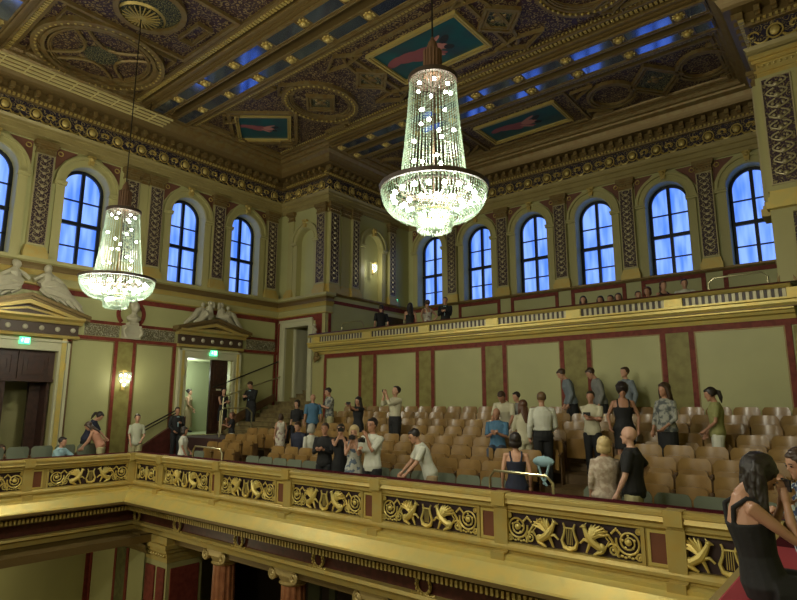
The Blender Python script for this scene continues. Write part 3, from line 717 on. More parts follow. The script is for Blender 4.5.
def build_gallery_trim():
    mb = MB()
    for c in RWIN:
        mb.frame(FG, c - .98, c + .98, 2.2, 4.12, .13, 0, .03)
    mb.frame(FS, 15.12, 18.1, 2.2, 3.95, .13, 0, .03); mb.box(18.15, 18.27, 0, .04, ZG, 4.1, FS); mb.box(18.15, 19.95, 0, .05, 3.95, 4.25, FS); mb.box(19.83, 19.95, 0, .05, ZG, 4.1, FS)
    struct(mb.obj('trim_19', [RED]), 'red marble frames on the gallery walls', 'trim')
    mb = MB()
    for fr, a, b in ((FG, -15.95, -1.5), (FS, 15, 20)): mb.prof(fr, a, b, [(0, 4.12), (.06, 4.12), (.1, 4.18), (.1, 4.24), (0, 4.26)])
    struct(mb.obj('trim_20', [GOLDD]), 'moulding below the gallery windows', 'trim')
    root = struct(empty('door_4', FS(19.0, 0, ZG)), 'dark doorway in the left side wall of the gallery', 'door')
    mb = MB(); mb.frame(FS, 18.35, 19.75, ZG - .2, 3.85, .15, 0, .07); wobj(mb, 'door_surround', [CREAM], root)
    mb = MB(); mb.box(18.5, 19.6, 0, .03, ZG, 3.7, FS); wobj(mb, 'door_leaf', [WOODD], root)
    root = empty('exit_sign', FS(19.0, .1, 4.35), 0, 'green exit sign above the gallery doorway', 'exit sign')
    mb = MB(); mb.box(18.7, 19.1, .06, .12, 4.27, 4.5, FS); wobj(mb, 'sign_box', [mat('exit_green', (.05, .4, .16), .5)], root)
    mb = MB(); mb.box(18.8, 18.9, .12, .125, 4.33, 4.45, FS); mb.box(18.95, 19.0, .12, .125, 4.33, 4.45, FS); wobj(mb, 'sign_pictogram', [mat('exit_white', (.8, .9, .8), .5)], root)
    for a, b, lab in ((-2.95, -1.75, 'thin curved metal handrail on the right of the gallery'), (-15.2, -14.1, 'thin curved metal handrail at the left of the gallery')):
        mb = MB(); mb.tube([(a, 15.1, ZG), (a, 15.1, 2.85), (a + .12, 15.1, 2.97), (b - .12, 15.1, 2.97), (b, 15.1, 2.85), (b, 15.1, ZG)], .022, 6)
        tag(mb.obj('handrail', [RAILM], None, True), lab, 'handrail')
    # right pier facing hall
    root = empty('relief_pilaster', FR(-1.1, .3, 4.6), 0, 'tall dark relief pilaster on the right pier above a gilt base', 'pilaster', None, 'structure')
    mb = MB(); mb.box(-1.5, -.7, .3, .5, 4.6, 7.3, FR); mb.box(-.5, 1.05, .3, .42, 4.6, 7.3, FR); wobj(mb, 'shaft', [YELD], root)
    mb = MB(); mb.box(-1.38, -.86, .5, .515, 4.75, 7.2, FR); wobj(mb, 'relief_panel', [ORN], root)
    mb = MB(); z = 4.85
    while z < 7.15:
        mb.ball(FR(-1.12, .52, z + .1), .06, 8)
        for sg in (-1, 1):
            mb.tube([FR(-1.12 + sg * (.2 * math.sin(t * 2.9)), .53, z + .06 + .22 * t) for t in (0, .2, .4, .6, .8, 1)], .02, 5)
            mb.ball(FR(-1.12 + sg * .1, .52, z + .17), .035, 6)
        z += .26
    mb.frame(FR, -1.41, -.83, 4.72, 7.23, .03, .5, .53)
    wobj(mb, 'gilt_relief', [SILV], root, True)
    mb = MB()
    for e, d, z0, z1 in ((0, 0, 7.3, 7.4), (.05, .04, 7.4, 7.46), (0, .02, 7.46, 7.62), (.08, .08, 7.62, 7.7), (.12, .14, 7.7, 7.8)): mb.box(-1.45 - e, -.5 + e, .3, .5 + d, z0, z1, FR)
    for k in range(9): mb.ball(FR(-1.42 + .11 * k, .54, 7.54), .03, 6)
    wobj(mb, 'capital', [GOLD], root)
    mb = MB()
    for e, d, z0, z1 in ((.1, .1, 4.2, 4.35), (.06, .06, 4.35, 4.46), (.02, .02, 4.46, 4.6)): mb.box(-1.45 - e, 1.05, .3, .5 + d, z0, z1, FR)
    wobj(mb, 'base', [GOLDB], root)
    mb = MB(); mb.box(-1.5, 1.05, .3, .44, 2.6, 4.2, FR)
    struct(mb.obj('trim_21', [YELD]), 'plain yellow pedestal of the right pier', 'trim')
    mb = MB(); mb.box(-1.1, -.6, .44, .46, 2.8, 4.1, FR); struct(mb.obj('trim_22', [ORN]), 'dark relief field on the right pier', 'trim')
    mb = MB(); mb.box(-.95, .9, .46, .48, 2.9, 3.8, FR); struct(mb.obj('trim_23', [RED]), 'red field on the right pier', 'trim')
# ================================================================== MAIN BALCONY
FPF = Fr((0, 8.06, 0), (1, 0, 0), (0, -1, 0)); FPL = Fr((-15.9, 0, 0), (0, 1, 0), (1, 0, 0)); FPR = Fr((-1.04, 0, 0), (0, 1, 0), (-1, 0, 0))
ROWY = [9.3, 10.0, 10.7, 11.4, 12.2, 12.95, 13.7, 14.42]
TOPZ = [-1.26, -1.05, -.86, -.70, -.52, -.36, -.19, -.03]
def floorz(Y):
    if Y < 8.98: return -2.15
    z = -2.15
    for yb, t in zip(ROWY, TOPZ):
        if Y > yb - .6: z = t - .85
    return z
def build_balcony():
    mb = MB()
    ys = [8.06 - .02] + [y - .58 for y in ROWY] + [15]
    zs = [-2.15] + [t - .85 for t in TOPZ]
    for i in range(len(zs)):
        mb.box(-15.9 if i < 2 else -15.95, 1.05, ys[i], ys[i + 1], -2.5 if i == 0 else zs[i] - .45, zs[i])
    struct(mb.obj('floor_balcony', [FLOORM]), 'stepped wooden floor under the balcony seats', 'floor')
    mb = MB()
    mb.box(-18.75, -15.9, -12, 10.0, -2.5, -2.15); mb.box(-18.75, -15.95, 10.0, 15, -2.5, -2.15)
    mb.box(-18.75, -17.0, -12, 9.7, -2.15, -1.9)
    mb.box(-18.75, -15.95, 10.75, 13.0, -2.15, -1.04)
    mb.box(-15.95, -15.9, 10, 15, -2.6, -1.9)
    struct(mb.obj('floor_left', [CARPET]), 'floor and landing of the left side balcony', 'floor')
    mb = MB(); mb.box(-1.04, 1.05, -12, 8.04, -2.5, -2.15)
    struct(mb.obj('floor_right', [CARPET]), 'floor of the right side balcony', 'floor')
    # stairs to the tall doorway
    mb = MB(); y = 12.6; z = -1.04
    for k in range(13):
        y0 = 12.55 + .33 * k; z1 = z + .148 * (k + 1)
        mb.box(-18.6 if y0 < 14.9 else -18.1, -16.15 if y0 < 14.5 else -16.9 + .5, y0, min(y0 + .36, 17.4), -1.6, z1)
        mb.box(-18.6 if y0 < 14.9 else -18.1, -16.15 if y0 < 14.5 else -16.4, y0 - .02, y0, z1 - .03, z1)
    struct(mb.obj('stairs', [mat('worn_stair_wood', (.22, .17, .07), .5, mix=(6, (.13, .09, .035), 3, .4, .65))]), 'wooden stairs climbing to the tall cream doorway', 'stairs')
    # stair down beside the left wall: dark red stringer
    mb = MB(); mb.extr([(-18.45, 9.3, -1.9), (-18.45, 10.9, -1.9), (-18.45, 10.9, -.38), (-18.45, 9.9, -1.0), (-18.45, 9.3, -1.4)], (.12, 0, 0))
    struct(mb.obj('stair_guard', [DRED]), 'dark red sloping stair side beside the left wall', 'stair guard')
    mb = MB(); mb.extr([(-18.66, 12.4, -1.0), (-18.66, 14.8, .15), (-18.66, 14.8, .42), (-18.66, 12.4, -.62)], (.08, 0, 0))
    struct(mb.obj('stair_skirting', [WOODM]), 'brown sloping skirting beside the stairs to the tall doorway', 'skirting')
    for pts, lab in (([(-18.5, 12.0, .62), (-18.5, 12.3, .72), (-18.5, 16.6, 2.35)], 'upper wall handrail climbing through the tall cream doorway'),
                     ([(-18.35, 12.3, -1.02), (-18.35, 12.35, .25), (-18.35, 12.45, .32), (-18.35, 16.6, 1.65)], 'lower handrail on a post beside the stairs'),
                     ([(-18.6, 9.1, -.98), (-18.6, 10.8, -.12)], 'double handrail on the left wall rising towards the open doorway')):
        mb = MB(); mb.tube(pts, .025, 6)
        if 'double' in lab: mb.tube([V(p) + V((0, 0, -.1)) for p in pts], .02, 6)
        tag(mb.obj('handrail', [RAILM if 'lower' in lab else IRON], None, True), lab, 'handrail')
    mb = MB(); mb.tube([(-17.0, 11.35, -1.04), (-17.0, 11.35, -.2), (-17.0, 11.5, -.1), (-17.0, 12.4, -.1), (-17.0, 12.6, -.25), (-17, 12.6, -1.04)], .025, 6)
    tag(mb.obj('handrail', [RAILM], None, True), 'curved metal rail at the edge of the doorway landing', 'handrail')
    for x0, x1, lab in ((-4.93, -3.88, 'pale metal rail on the parapet in front of the centre aisle'), (-13.38, -12.15, 'pale metal rail on the parapet before the left seat block')):
        mb = MB(); y = 8.22; mb.tube([(x0, y, -1.45), (x0, y, -1.1), (x0 + .08, y, -1.0), (x1 - .1, y, -1.02), (x1, y, -1.12), (x1, y, -1.45)], .022, 6)
        tag(mb.obj('guard_rail', [RAILM], None, True), lab, 'guard rail')
    # ---- parapet (wood core, gilt face)
    root = empty('balcony_parapet', (-8, 8.06, -2.15), 0, 'long gilded balcony parapet with relief panels facing the hall', 'parapet')
    mb = MB()
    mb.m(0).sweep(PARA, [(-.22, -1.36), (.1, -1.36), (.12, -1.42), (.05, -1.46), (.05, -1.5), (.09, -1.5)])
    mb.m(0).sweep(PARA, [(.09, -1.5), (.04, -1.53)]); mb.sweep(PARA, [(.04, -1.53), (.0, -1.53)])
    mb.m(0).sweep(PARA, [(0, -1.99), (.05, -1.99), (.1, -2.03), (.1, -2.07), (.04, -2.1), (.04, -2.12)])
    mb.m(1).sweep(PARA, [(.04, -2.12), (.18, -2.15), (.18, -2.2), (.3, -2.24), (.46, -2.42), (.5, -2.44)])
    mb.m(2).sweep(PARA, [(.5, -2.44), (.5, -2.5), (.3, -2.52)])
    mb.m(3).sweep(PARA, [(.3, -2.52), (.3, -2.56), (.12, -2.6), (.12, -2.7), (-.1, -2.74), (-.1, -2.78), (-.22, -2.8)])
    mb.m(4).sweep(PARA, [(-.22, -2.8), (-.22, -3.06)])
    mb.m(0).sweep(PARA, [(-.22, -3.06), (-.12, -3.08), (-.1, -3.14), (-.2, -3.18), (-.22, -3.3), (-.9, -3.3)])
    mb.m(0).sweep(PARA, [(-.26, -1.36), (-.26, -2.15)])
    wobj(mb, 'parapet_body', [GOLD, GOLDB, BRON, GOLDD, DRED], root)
    mb = MB(); mb.sweep(PARA, [(0, -1.53), (-.03, -1.53), (-.03, -1.99), (0, -1.99)]); wobj(mb, 'field', [mat('panel_ground', (.035, .014, .018), .6)], root)
    mb = MB(); mb.sweep(PARA[:3], [(-.26, -1.36), (-.26, -1.31), (-.2, -1.28), (.08, -1.28), (.13, -1.31), (.13, -1.35), (.1, -1.36)]); wobj(mb, 'top_moulding', [GOLD], root)
    mb = MB(); mb.sweep(PARA, [(-.27, -1.28), (-.25, -1.265), (-.08, -1.265), (-.06, -1.28)]); wobj(mb, 'velvet_rest', [mat('dark_velvet', (.06, .008, .012), .9, spec=.05)], root)
    # dentils under the ledge
    mb = MB()
    for k in range(170): s = -15.9 + .088 * k; mb.box(s, s + .045, .1, .26, -2.7, -2.6, FPF)
    for k in range(60): s = 8.0 - .088 * k; mb.box(s, s + .045, .1, .26, -2.7, -2.6, FPL)
    wobj(mb, 'dentils', [GOLD], root)
    # posts, insets and panels
    gr = relief_mesh(2.0); gs = relief_mesh(.95)
    def bay(fr, a, b, flip=1):
        """panel opening a..b along the frame: stiles round it"""
        mb = MB(); mb.frame(fr, a - .05, b + .05, -2.02, -1.5, .05, -.03, .045); wobj(mb, 'panel_frame', [GOLD], root)
    def solid(fr, a, b):
        mb = MB(); mb.box(a, b, -.03, .02, -2.0, -1.52, fr); wobj(mb, 'stile', [GOLD], root)
    def inset(fr, c, post):
        mb = MB(); mb.frame(fr, c - .13, c + .13, -1.97, -1.54, .035, .02, .04); wobj(mb, 'inset_frame', [GOLDB], root)
        mb = MB(); mb.box(c - .095, c + .095, .02, .028, -1.935, -1.575, fr); wobj(mb, 'inset_panel', [mat('inset_red', (.16, .05, .02), .5)], root)
        mb = MB(); mb.box(post - .1, post + .12, -.1, .075, -2.1, -1.46, fr); mb.box(post - .1, post + .12, -.1, .15, -1.46, -1.27, fr); mb.box(post - .1, post + .12, 0, .2, -2.22, -2.1, fr)
        wobj(mb, 'post', [GOLD], root)
    def rel(me, fr, c, rz):
        o = link('relief_panel', me); o.location = fr(c, .0, -1.765); o.rotation_euler = (0, 0, rz); W(o, root)
    prev = -15.9
    bays = [(-15.74, -14.76)] + [(-14.4 + 2.44 * k, -12.36 + 2.44 * k) for k in range(6)]
    # front
    xs = [(-15.74, -14.74), (-14.42, -12.3), (-11.9, -9.93), (-9.43, -7.5), (-7.0, -5.06), (-4.54, -2.62), (-2.12, -1.3)]
    ins = [(-14.57, -14.35 - .12), (-12.1, -11.97 + .02), (-9.73, -9.52), (-7.3, -7.1), (-4.86, -4.64), (-2.41, -2.2)]
    cur = -15.9
    for i, (a, b) in enumerate(xs):
        solid(FPF, cur, a); bay(FPF, a, b); cur = b
        w = b - a; me = gs if i == 0 else gr if i < 6 else relief_mesh(1.7)
        rel(me, FPF, (a + b) / 2 if i < 6 else a + .5, PI)
        if i < 6: inset(FPF, ins[i][0], ins[i][1])
    # left wing
    ls = [(-1.6, .4), (.95, 2.95), (3.4, 5.38), (5.9, 7.88)]
    cur = -3
    for a, b in ls:
        solid(FPL, cur, a); bay(FPL, a, b); rel(gr, FPL, (a + b) / 2, PI / 2 * 3); cur = b; inset(FPL, b + .27, b + .07 - .02)
    solid(FPL, 7.88, 8.06)
    # wreaths on the red frieze
    for i in range(7):
        x = -16.46 + 2.55 * i
        if x < -16: x = -15.95
        o = link('wreath', WREATH()); o.location = (x, 8.24, -2.93); o.scale = (1.25, 1, 1.25); W(o, root)
    # slab edge + soffit
    mb = MB(); mb.box(-18.75, 1.05, 8.5, 14.6, -3.5, -3.32); mb.box(-18.75, -15.2, -12, 8.5, -3.5, -3.32)
    mb.box(-1.9, 1.05, -12, 8.5, -3.5, -3.32)
    struct(mb.obj('ceiling_lower', [BRON]), 'dark underside of the balcony', 'ceiling')
    # red velvet elbow rest of the near side balcony
    root = empty('velvet_armrest', (-.9, 4, -1.3), 0, 'red velvet armrest on the near side balcony beside the woman in black', 'armrest')
    mb = MB(); mb.box(-.96, -.62, 1.0, 6.2, -1.26, -1.19)
    o = wobj(mb, 'cushion', [VEL], root); bv = o.modifiers.new('b', 'BEVEL'); bv.width = .02; bv.segments = 2
    mb = MB(); mb.box(-.95, -.66, 1.0, 6.18, -1.30, -1.262); wobj(mb, 'rail_board', [DRED], root)
_wr = [None]
def WREATH():
    if _wr[0]: return _wr[0]
    mb = MB(); R = .11
    mb.tube([(R * math.cos(a), 0, R * math.sin(a)) for a in [i * PI / 8 for i in range(16)]], .022, 6, True)
    for i in range(14):
        a = i * 2 * PI / 14; mb.ball((R * 1.05 * math.cos(a), -.02, R * 1.05 * math.sin(a)), .028, 5)
    for sg in (-1, 1): mb.tube([(sg * .04, -.02, -.1), (sg * .12, -.02, -.13), (sg * .2, -.02, -.1)], [.02, .02, .01], 5); mb.tube([(sg * .02, -.02, .12), (sg * .1, -.02, .15), (sg * .15, -.02, .1)], [.02, .02, .01], 5)
    _wr[0] = mb.mesh('wreath', [GOLD], True); return _wr[0]
def relief_mesh(w):
    """gilt relief in x-z plane facing +y (local): scrolls, griffins and lyre"""
    mb = MB(); H = .2
    def spiral(cx, cz, r, sg, turns=1.9, a0=0., th=.017):
        n = 44; pts = [(cx + sg * r * (1 - .82 * i / n) * math.cos(a0 + turns * 2 * PI * i / n), .02, cz + r * (1 - .82 * i / n) * math.sin(a0 + turns * 2 * PI * i / n)) for i in range(n + 1)]
        mb.tube(pts, [th * (1 - .4 * i / n) for i in range(n + 1)], 5); mb.ball((cx, .03, cz), r * .26, 8, 1, .5, 1)
        for k in range(5):
            a = a0 + k * 1.26; mb.ball((cx + sg * r * .5 * math.cos(a), .022, cz + r * .5 * math.sin(a)), r * .11, 6, 1, .5, 1)
    if w < 1.5:
        for sg in (-1, 1):
            spiral(sg * .24, .01, .17, sg, 1.9, 2.6); spiral(sg * .41, -.12, .06, sg); spiral(sg * .41, .13, .055, -sg); mb.tube([(0, .02, -.18), (sg * .04, .03, 0), (sg * .02, .02, .17)], .02, 5)
        mb.ball((0, .03, 0), .05, 8, 1, .5, 1)
    else:
        for sg in (-1, 1):
          if w > 1.8:
            spiral(sg * .80, .02, .165, sg, 2.3, 2.9, .016); spiral(sg * .60, -.10, .085, -sg, 1.7, .4, .015); spiral(sg * .93, -.15, .05, sg, 1.4); spiral(sg * .93, .16, .04, sg, 1.4)
            mb.tube([(sg * .66, .02, -.17), (sg * .58, .02, .02), (sg * .5, .02, .12), (sg * .44, .02, .17)], [.02, .018, .016, .01], 5)
            for q in range(7): mb.ball((sg * (.58 + .02 * q), .02, .17 - .02 * abs(q - 3)), .018, 6, 1, .5, 1); mb.ball((sg * (.66 + .045 * q), .015, -.17 + .012 * (q % 2)), .017, 5, 1.4, .5, 1)
          if 1:
            # griffin: haunch, chest, neck, head with beak, raised wing, legs, tail
            gx = lambda a: sg * a
            mb.tube([(gx(.43), .035, -.10), (gx(.37), .045, -.065), (gx(.31), .05, -.02), (gx(.265), .05, .045), (gx(.235), .045, .10), (gx(.22), .04, .135)], [.05, .05, .056, .045, .032, .028], 8)
            mb.ball((gx(.215), .045, .15), .036, 8, 1, .8, .9); mb.tube([(gx(.19), .045, .15), (gx(.155), .04, .135)], [.018, .005], 5); mb.tube([(gx(.225), .04, .17), (gx(.25), .03, .2)], [.012, .003], 4)
            mb.ball((gx(.44), .035, -.1), .066, 10, 1, .6, 1)
            for ex, ez in ((.325, .185), (.375, .19), (.43, .182), (.485, .16), (.535, .125), (.56, .08)): mb.tube([(gx(.30), .055, .0), (gx(.30 + (ex - .30) * .45), .05, .03 + (ez - .03) * .62), (gx(ex), .03, ez)], [.03, .028, .010], 5)
            mb.tube([(gx(.29), .05, -.03), (gx(.21), .05, -.015), (gx(.155), .045, -.07)], [.026, .02, .014], 6)
            mb.tube([(gx(.29), .04, -.06), (gx(.262), .04, -.12), (gx(.235), .04, -.185)], [.026, .02, .014], 6)
            mb.tube([(gx(.46), .04, -.13), (gx(.39), .045, -.165), (gx(.34), .04, -.192)], [.036, .025, .015], 6)
            mb.tube([(gx(.49), .03, -.1), (gx(.545), .03, .0), (gx(.50), .03, .05)], [.014, .012, .01], 5)
            # lyre arm
            mb.tube([(0, .03, -.18), (gx(.08), .035, -.15), (gx(.11), .035, -.07), (gx(.075), .035, .02), (gx(.06), .035, .1), (gx(.085), .03, .16)], [.035, .03, .022, .018, .016, .014], 6)
        mb.ball((0, .03, -.17), .05, 8, 1.3, .6, .7); mb.tube([(-.08, .035, .1), (.08, .035, .1)], .012, 5)
        for q in range(4): mb.tube([(-.036 + .024 * q, .03, -.12), (-.036 + .024 * q, .03, .1)], .005, 4)
    return mb.mesh('griffin_relief', [GOLDB], True)
def build_below():
    mb = MB(); mb.face([(-18.75, 8.35, -8), (-15.6, 8.35, -8), (-15.6, 8.35, -3.3), (-18.75, 8.35, -3.3)])
    struct(mb.obj('wall_lower', [YEL]), 'yellow end wall of the ground floor under the balcony', 'wall')
    fr = Fr((0, 8.35, 0), (1, 0, 0), (0, -1, 0))
    mb = MB(); mb.box(-18.75, -18.6, 0, .03, -8, -3.86, fr); mb.box(-17.22, -17.1, 0, .03, -8, -3.86, fr); mb.box(-16.55, -16.43, 0, .03, -8, -3.86, fr)
    for s in (8.28, 5.6): mb.box(s - .07, s + .07, 0, .03, -8, -3.86, FL)
    mb.box(4, 8.35, 0, .03, -3.92, -3.8, FL)
    struct(mb.obj('trim_24', [RED]), 'red marble strips on the ground floor walls', 'trim')
    mb = MB(); mb.box(-17.1, -16.55, 0, .02, -8, -3.86, fr); struct(mb.obj('trim_25', [mat('green_marble', (.13, .13, .05), .3, mix=(6, (.08, .08, .03), 6, .4, .6))]), 'green marble strip on the ground floor wall', 'trim')
    mb = MB(); mb.sweep([(-18.75, -12), (-18.75, 8.35), (-15.3, 8.35)], [(0, -3.86), (.1, -3.8), (.16, -3.66), (.16, -3.6), (.3, -3.5), (.34, -3.3), (0, -3.3)])
    struct(mb.obj('trim_26', [GOLDD]), 'gilt cornice of the ground floor walls', 'trim')
    root = empty('marble_pier', (-14.9, 8.8, -8), 0, 'square pink marble pier with gilt capital under the balcony corner', 'pier', None, 'structure')
    mb = MB(); mb.box(-15.75, -14.55, 8.4, 9.4, -8, -3.95); wobj(mb, 'shaft', [YELD], root)
    mb = MB(); mb.box(-15.55, -15.1, 8.36, 8.4, -8, -4.1); mb.box(-14.97, -14.62, 8.36, 8.4, -8, -4.1); mb.box(-14.55, -14.51, 8.5, 9.3, -8, -4.1); wobj(mb, 'marble_panel', [RED], root)
    mb = MB()
    for e, z0, z1 in ((.03, -3.95, -3.85), (.06, -3.85, -3.7), (.12, -3.7, -3.6), (.18, -3.6, -3.5), (.12, -3.5, -3.32)): mb.box(-15.75 - e, -14.55 + e, 8.4 - e, 9.4, z0, z1)
    for k in range(10): mb.ball((-15.7 + .125 * k, 8.32, -3.78), .045, 6)
    wobj(mb, 'capital', [GOLD], root)
    # ionic columns
    root = empty('ionic_column', (-12.6, 8.75, -8), 0, 'fluted reddish column with gilt ionic capital, leftmost under the balcony', 'column')
    mb = MB(); n = 48; rings = []
    for z, r in ((0, .3), (1.5, .3), (4.3, .255)):
        rings.append([mb.bm.verts.new((r * (1 - .07 * (k % 4 in (1, 2))) * math.cos(2 * PI * k / n), r * (1 - .07 * (k % 4 in (1, 2))) * math.sin(2 * PI * k / n), z)) for k in range(n)])
    for a, b in zip(rings, rings[1:]):
        for k in range(n): mb.bm.faces.new((a[k], a[(k + 1) % n], b[(k + 1) % n], b[k]))
    mb.obj('shaft', [mat('column_marble', (.42, .17, .075), .35, mix=(5, (.30, .11, .05), 5, .4, .6))], root)
    mb = MB()
    mb.lathe((0, 0, 4.3), [(.27, 0), (.31, .04), (.27, .08), (.3, .12), (.33, .2)], 20)
    mb.box(-.36, .36, -.3, .3, 4.62, 4.72)
    mb.box(-.3, .3, -.3, .3, 4.5, 4.63)
    for sg in (-1, 1):
        for y in (-.3, .3):
            n = 20; mb.tube([(sg * (.33 + .12 * (1 - .8 * i / n) * math.cos(PI / 2 - i * .62)), y, 4.5 + .12 * (1 - .8 * i / n) * math.sin(PI / 2 - i * .62)) for i in range(n + 1)], .03, 6)
        mb.tube([(sg * .33, -.28, 4.5), (sg * .33, 0, 4.5), (sg * .33, .28, 4.5)], [.11, .08, .11], 10)
    mb.obj('capital', [mat('ionic_gilt', (.55, .42, .17), .4, .3)], root, True)
    mb = MB(); mb.box(-.42, .42, -.42, .42, 4.72, 4.78); mb.obj('abacus', [GOLD], root)
    ch = tree(root)
    nm = ['second', 'third', 'fourth', 'fifth']
    for i, x in enumerate((-10.1, -7.62, -5.12, -2.62)):
        copy_tree(root, (x, 8.75, -8), None, 'fluted reddish column with gilt ionic capital, %s from the left under the balcony' % nm[i], ch)
    for o in bpy.data.objects:
        if o.name.startswith('ionic_column'): o['group'] = 'ionic columns under the balcony'
    mb = MB(); mb.box(-18.75, 1.05, 12.9, 13.0, -8, -3.3)
    struct(mb.obj('wall_lower_rear', [mat('deep_brown_wall', (.05, .03, .015), .7)]), 'dark rear wall of the ground floor', 'wall')
    mb = MB()
    for x, w in ((-14.1, .5), (-13.2, .25), (-12.3, .7), (-11.4, .2), (-10.4, .5), (-9.2, .3), (-8.3, .6)): mb.box(x, x + w, 12.8, 12.9, -8, -3.6)
    struct(mb.obj('trim_27', [mat('olive_dado', (.10, .10, .04), .6)]), 'dull green pilaster strips on the ground floor rear wall', 'trim')
# ================================================================== CEILING
ZC = 9.9
def ring_poly(mb, pts, w, z0, z1):
    """frame of width w (inwards) round a convex closed plan polygon, between z0 and z1"""
    cx = sum(p[0] for p in pts) / len(pts); cy = sum(p[1] for p in pts) / len(pts)
    R = sum(math.hypot(p[0] - cx, p[1] - cy) for p in pts) / len(pts); k = 1 - w / R
    if len(pts) == 4:
        hx = max(abs(p[0] - cx) for p in pts); hy = max(abs(p[1] - cy) for p in pts)
        axis = all(abs(abs(p[0] - cx) - hx) < 1e-3 for p in pts)
        inn = [(cx + (p[0] - cx) * (1 - w / hx), cy + (p[1] - cy) * (1 - w / hy)) for p in pts] if axis else [(cx + (p[0] - cx) * (1 - 1.4 * w / hx), cy + (p[1] - cy) * (1 - 1.4 * w / hx)) for p in pts]
    else: inn = [(cx + (p[0] - cx) * k, cy + (p[1] - cy) * k) for p in pts]
    n = len(pts)
    for i in range(n):
        j = (i + 1) % n
        mb.hexa([(*pts[i], z0), (*pts[j], z0), (*inn[j], z0), (*inn[i], z0), (*pts[i], z1), (*pts[j], z1), (*inn[j], z1), (*inn[i], z1)])
    return inn
def ell(cx, cy, rx, ry, n=28, a0=0, a1=2 * PI): return [(cx + rx * math.cos(a0 + (a1 - a0) * i / n), cy + ry * math.sin(a0 + (a1 - a0) * i / n)) for i in range(n)]
def rect(cx, cy, hx, hy): return [(cx - hx, cy - hy), (cx + hx, cy - hy), (cx + hx, cy + hy), (cx - hx, cy + hy)]
def dia(cx, cy, hx, hy): return [(cx - hx, cy), (cx, cy - hy), (cx + hx, cy), (cx, cy + hy)]
def triple(mb, pts, w, z=ZC, dz=.12):
    a = ring_poly(mb, pts, w * .45, z - dz, z + .02); b = ring_poly(mb, a, w * .25, z - dz * .5, z + .02); ring_poly(mb, b, w * .3, z - dz * .8, z + .02); return b
BEAMY = [3.33, 9.2, 15.03]
def build_ceiling():
    SOF = mat('glossy_soffit', (.10, .07, .02), .06, 0, coat=1.0)
    MIR = mat('reflection_tinted_inset', (.22, .28, .42), .12, .9)  # blue in the base colour boosts the reflected window light
    nm = ['nearest the camera', 'middle', 'farthest, reflecting the blue windows']
    boss = MB(); boss.ball((0, 0, -.03), .1, 10, 1, 1, .8)
    for k in range(8): boss.ball((.12 * math.cos(k * PI / 4), .12 * math.sin(k * PI / 4), 0), .045, 6, 1, 1, .6)
    bme = boss.mesh('boss', [GOLD], True)
    for bi, yc in enumerate(BEAMY):
        x0, x1 = (-17.9, .2) if bi < 2 else (-15.1, -2.3)
        root = empty('ceiling_beam', (-8.9, yc, 9.6), 0, 'double gilded ceiling beam with bosses, ' + nm[bi], 'ceiling beam', 'double beams crossing the ceiling', None)
        mb = MB()
        for sg in (-1, 1):
            ya, yb = sorted((yc + sg * .14, yc + sg * .70)); mb.box(x0, x1, ya, yb, 9.62, ZC)
            for a, b, z in ((.70, .80, 9.66), (.80, .92, 9.72), (1.12, 1.22, 9.82)):
                ya, yb = sorted((yc + sg * a, yc + sg * b)); mb.box(x0, x1, ya, yb, z, ZC)
        wobj(mb, 'beam_body', [BRON], root)
        mb = MB()
        for sg in (-1, 1):
            for a, b, z0, z1 in ((.14, .19, 9.59, 9.63), (.66, .72, 9.58, 9.64), (.90, .96, 9.70, 9.75), (.22, .24, 9.61, 9.625), (.6, .62, 9.61, 9.625)):
                ya, yb = sorted((yc + sg * a, yc + sg * b)); mb.box(x0, x1, ya, yb, z0, z1)
        wobj(mb, 'gilt_edge', [GOLDD], root)
        mb = MB()                                       # bead moulding beside the beam
        for sg in (-1, 1):
            y = yc + sg * 1.06; x = x0
            while x < x1: mb.box(x, x + .075, y - .06, y + .06, 9.78, 9.86); x += .12
        wobj(mb, 'bead_moulding', [GOLD], root)
        xs = [-8.92 + 1.49 * k for k in range(-7, 8) if x0 + .1 < -8.92 + 1.49 * k < x1 - .1]
        for sg in (-1, 1):
            y = yc + sg * .43
            for x in xs:
                o = link('boss', bme); o.location = (x, y, 9.61); W(o, root)
            for x in [xs[0] - 1.49] + xs:
                a, b = max(x + .17, x0 + .05), min(x + 1.32, x1 - .05)
                if b - a < .3: continue
                mb = MB(); mb.box(a, b, y - .19, y + .19, 9.612, 9.618); wobj(mb, 'polished_inset', [MIR], root)
                mb = MB(); ring_poly(mb, rect((a + b) / 2, y, (b - a) / 2 + .02, .21), .03, 9.60, 9.62); wobj(mb, 'inset_frame', [GOLDD], root)
    # gilt bead border next to the cornice
    mb = MB(); IN = [(-17.6, -12), (-17.6, 13.9), (-15.0, 13.9)]
    mb.sweep([(-18.75, -12), (-18.75, 15), (-15.95, 15), (-15.95, 20), (-1.5, 20), (-1.5, 15), (1.05, 15)], [(.9, 9.9), (.9, 9.8), (.98, 9.78), (1.04, 9.84), (1.1, 9.84), (1.12, 9.9)])
    struct(mb.obj('trim_28', [GOLDD]), 'gilt border where the ceiling meets the cornice', 'trim')
    FIG = mat('painted_flesh', (.42, .17, .13), .6); ROBE = mat('painted_rose_robe', (.25, .07, .07), .6); TEAL = mat('painted_teal_sky', (.008, .075, .075), .5, mix=(1.5, (.02, .045, .05), 3, .4, .7)); DK = mat('painted_dark_cloak', (.02, .02, .02), .6)
    def poly(mb, cx, cy, pts, z, fl=1): mb.face([(cx + p[0] * fl, cy + p[1], z) for p in pts])
    def blob(mb, cx, cy, rx, ry, a, z):
        mb.face([(cx + rx * math.cos(t) * math.cos(a) - ry * math.sin(t) * math.sin(a), cy + rx * math.cos(t) * math.sin(a) + ry * math.sin(t) * math.cos(a), z) for t in [k * PI / 8 for k in range(16)]])
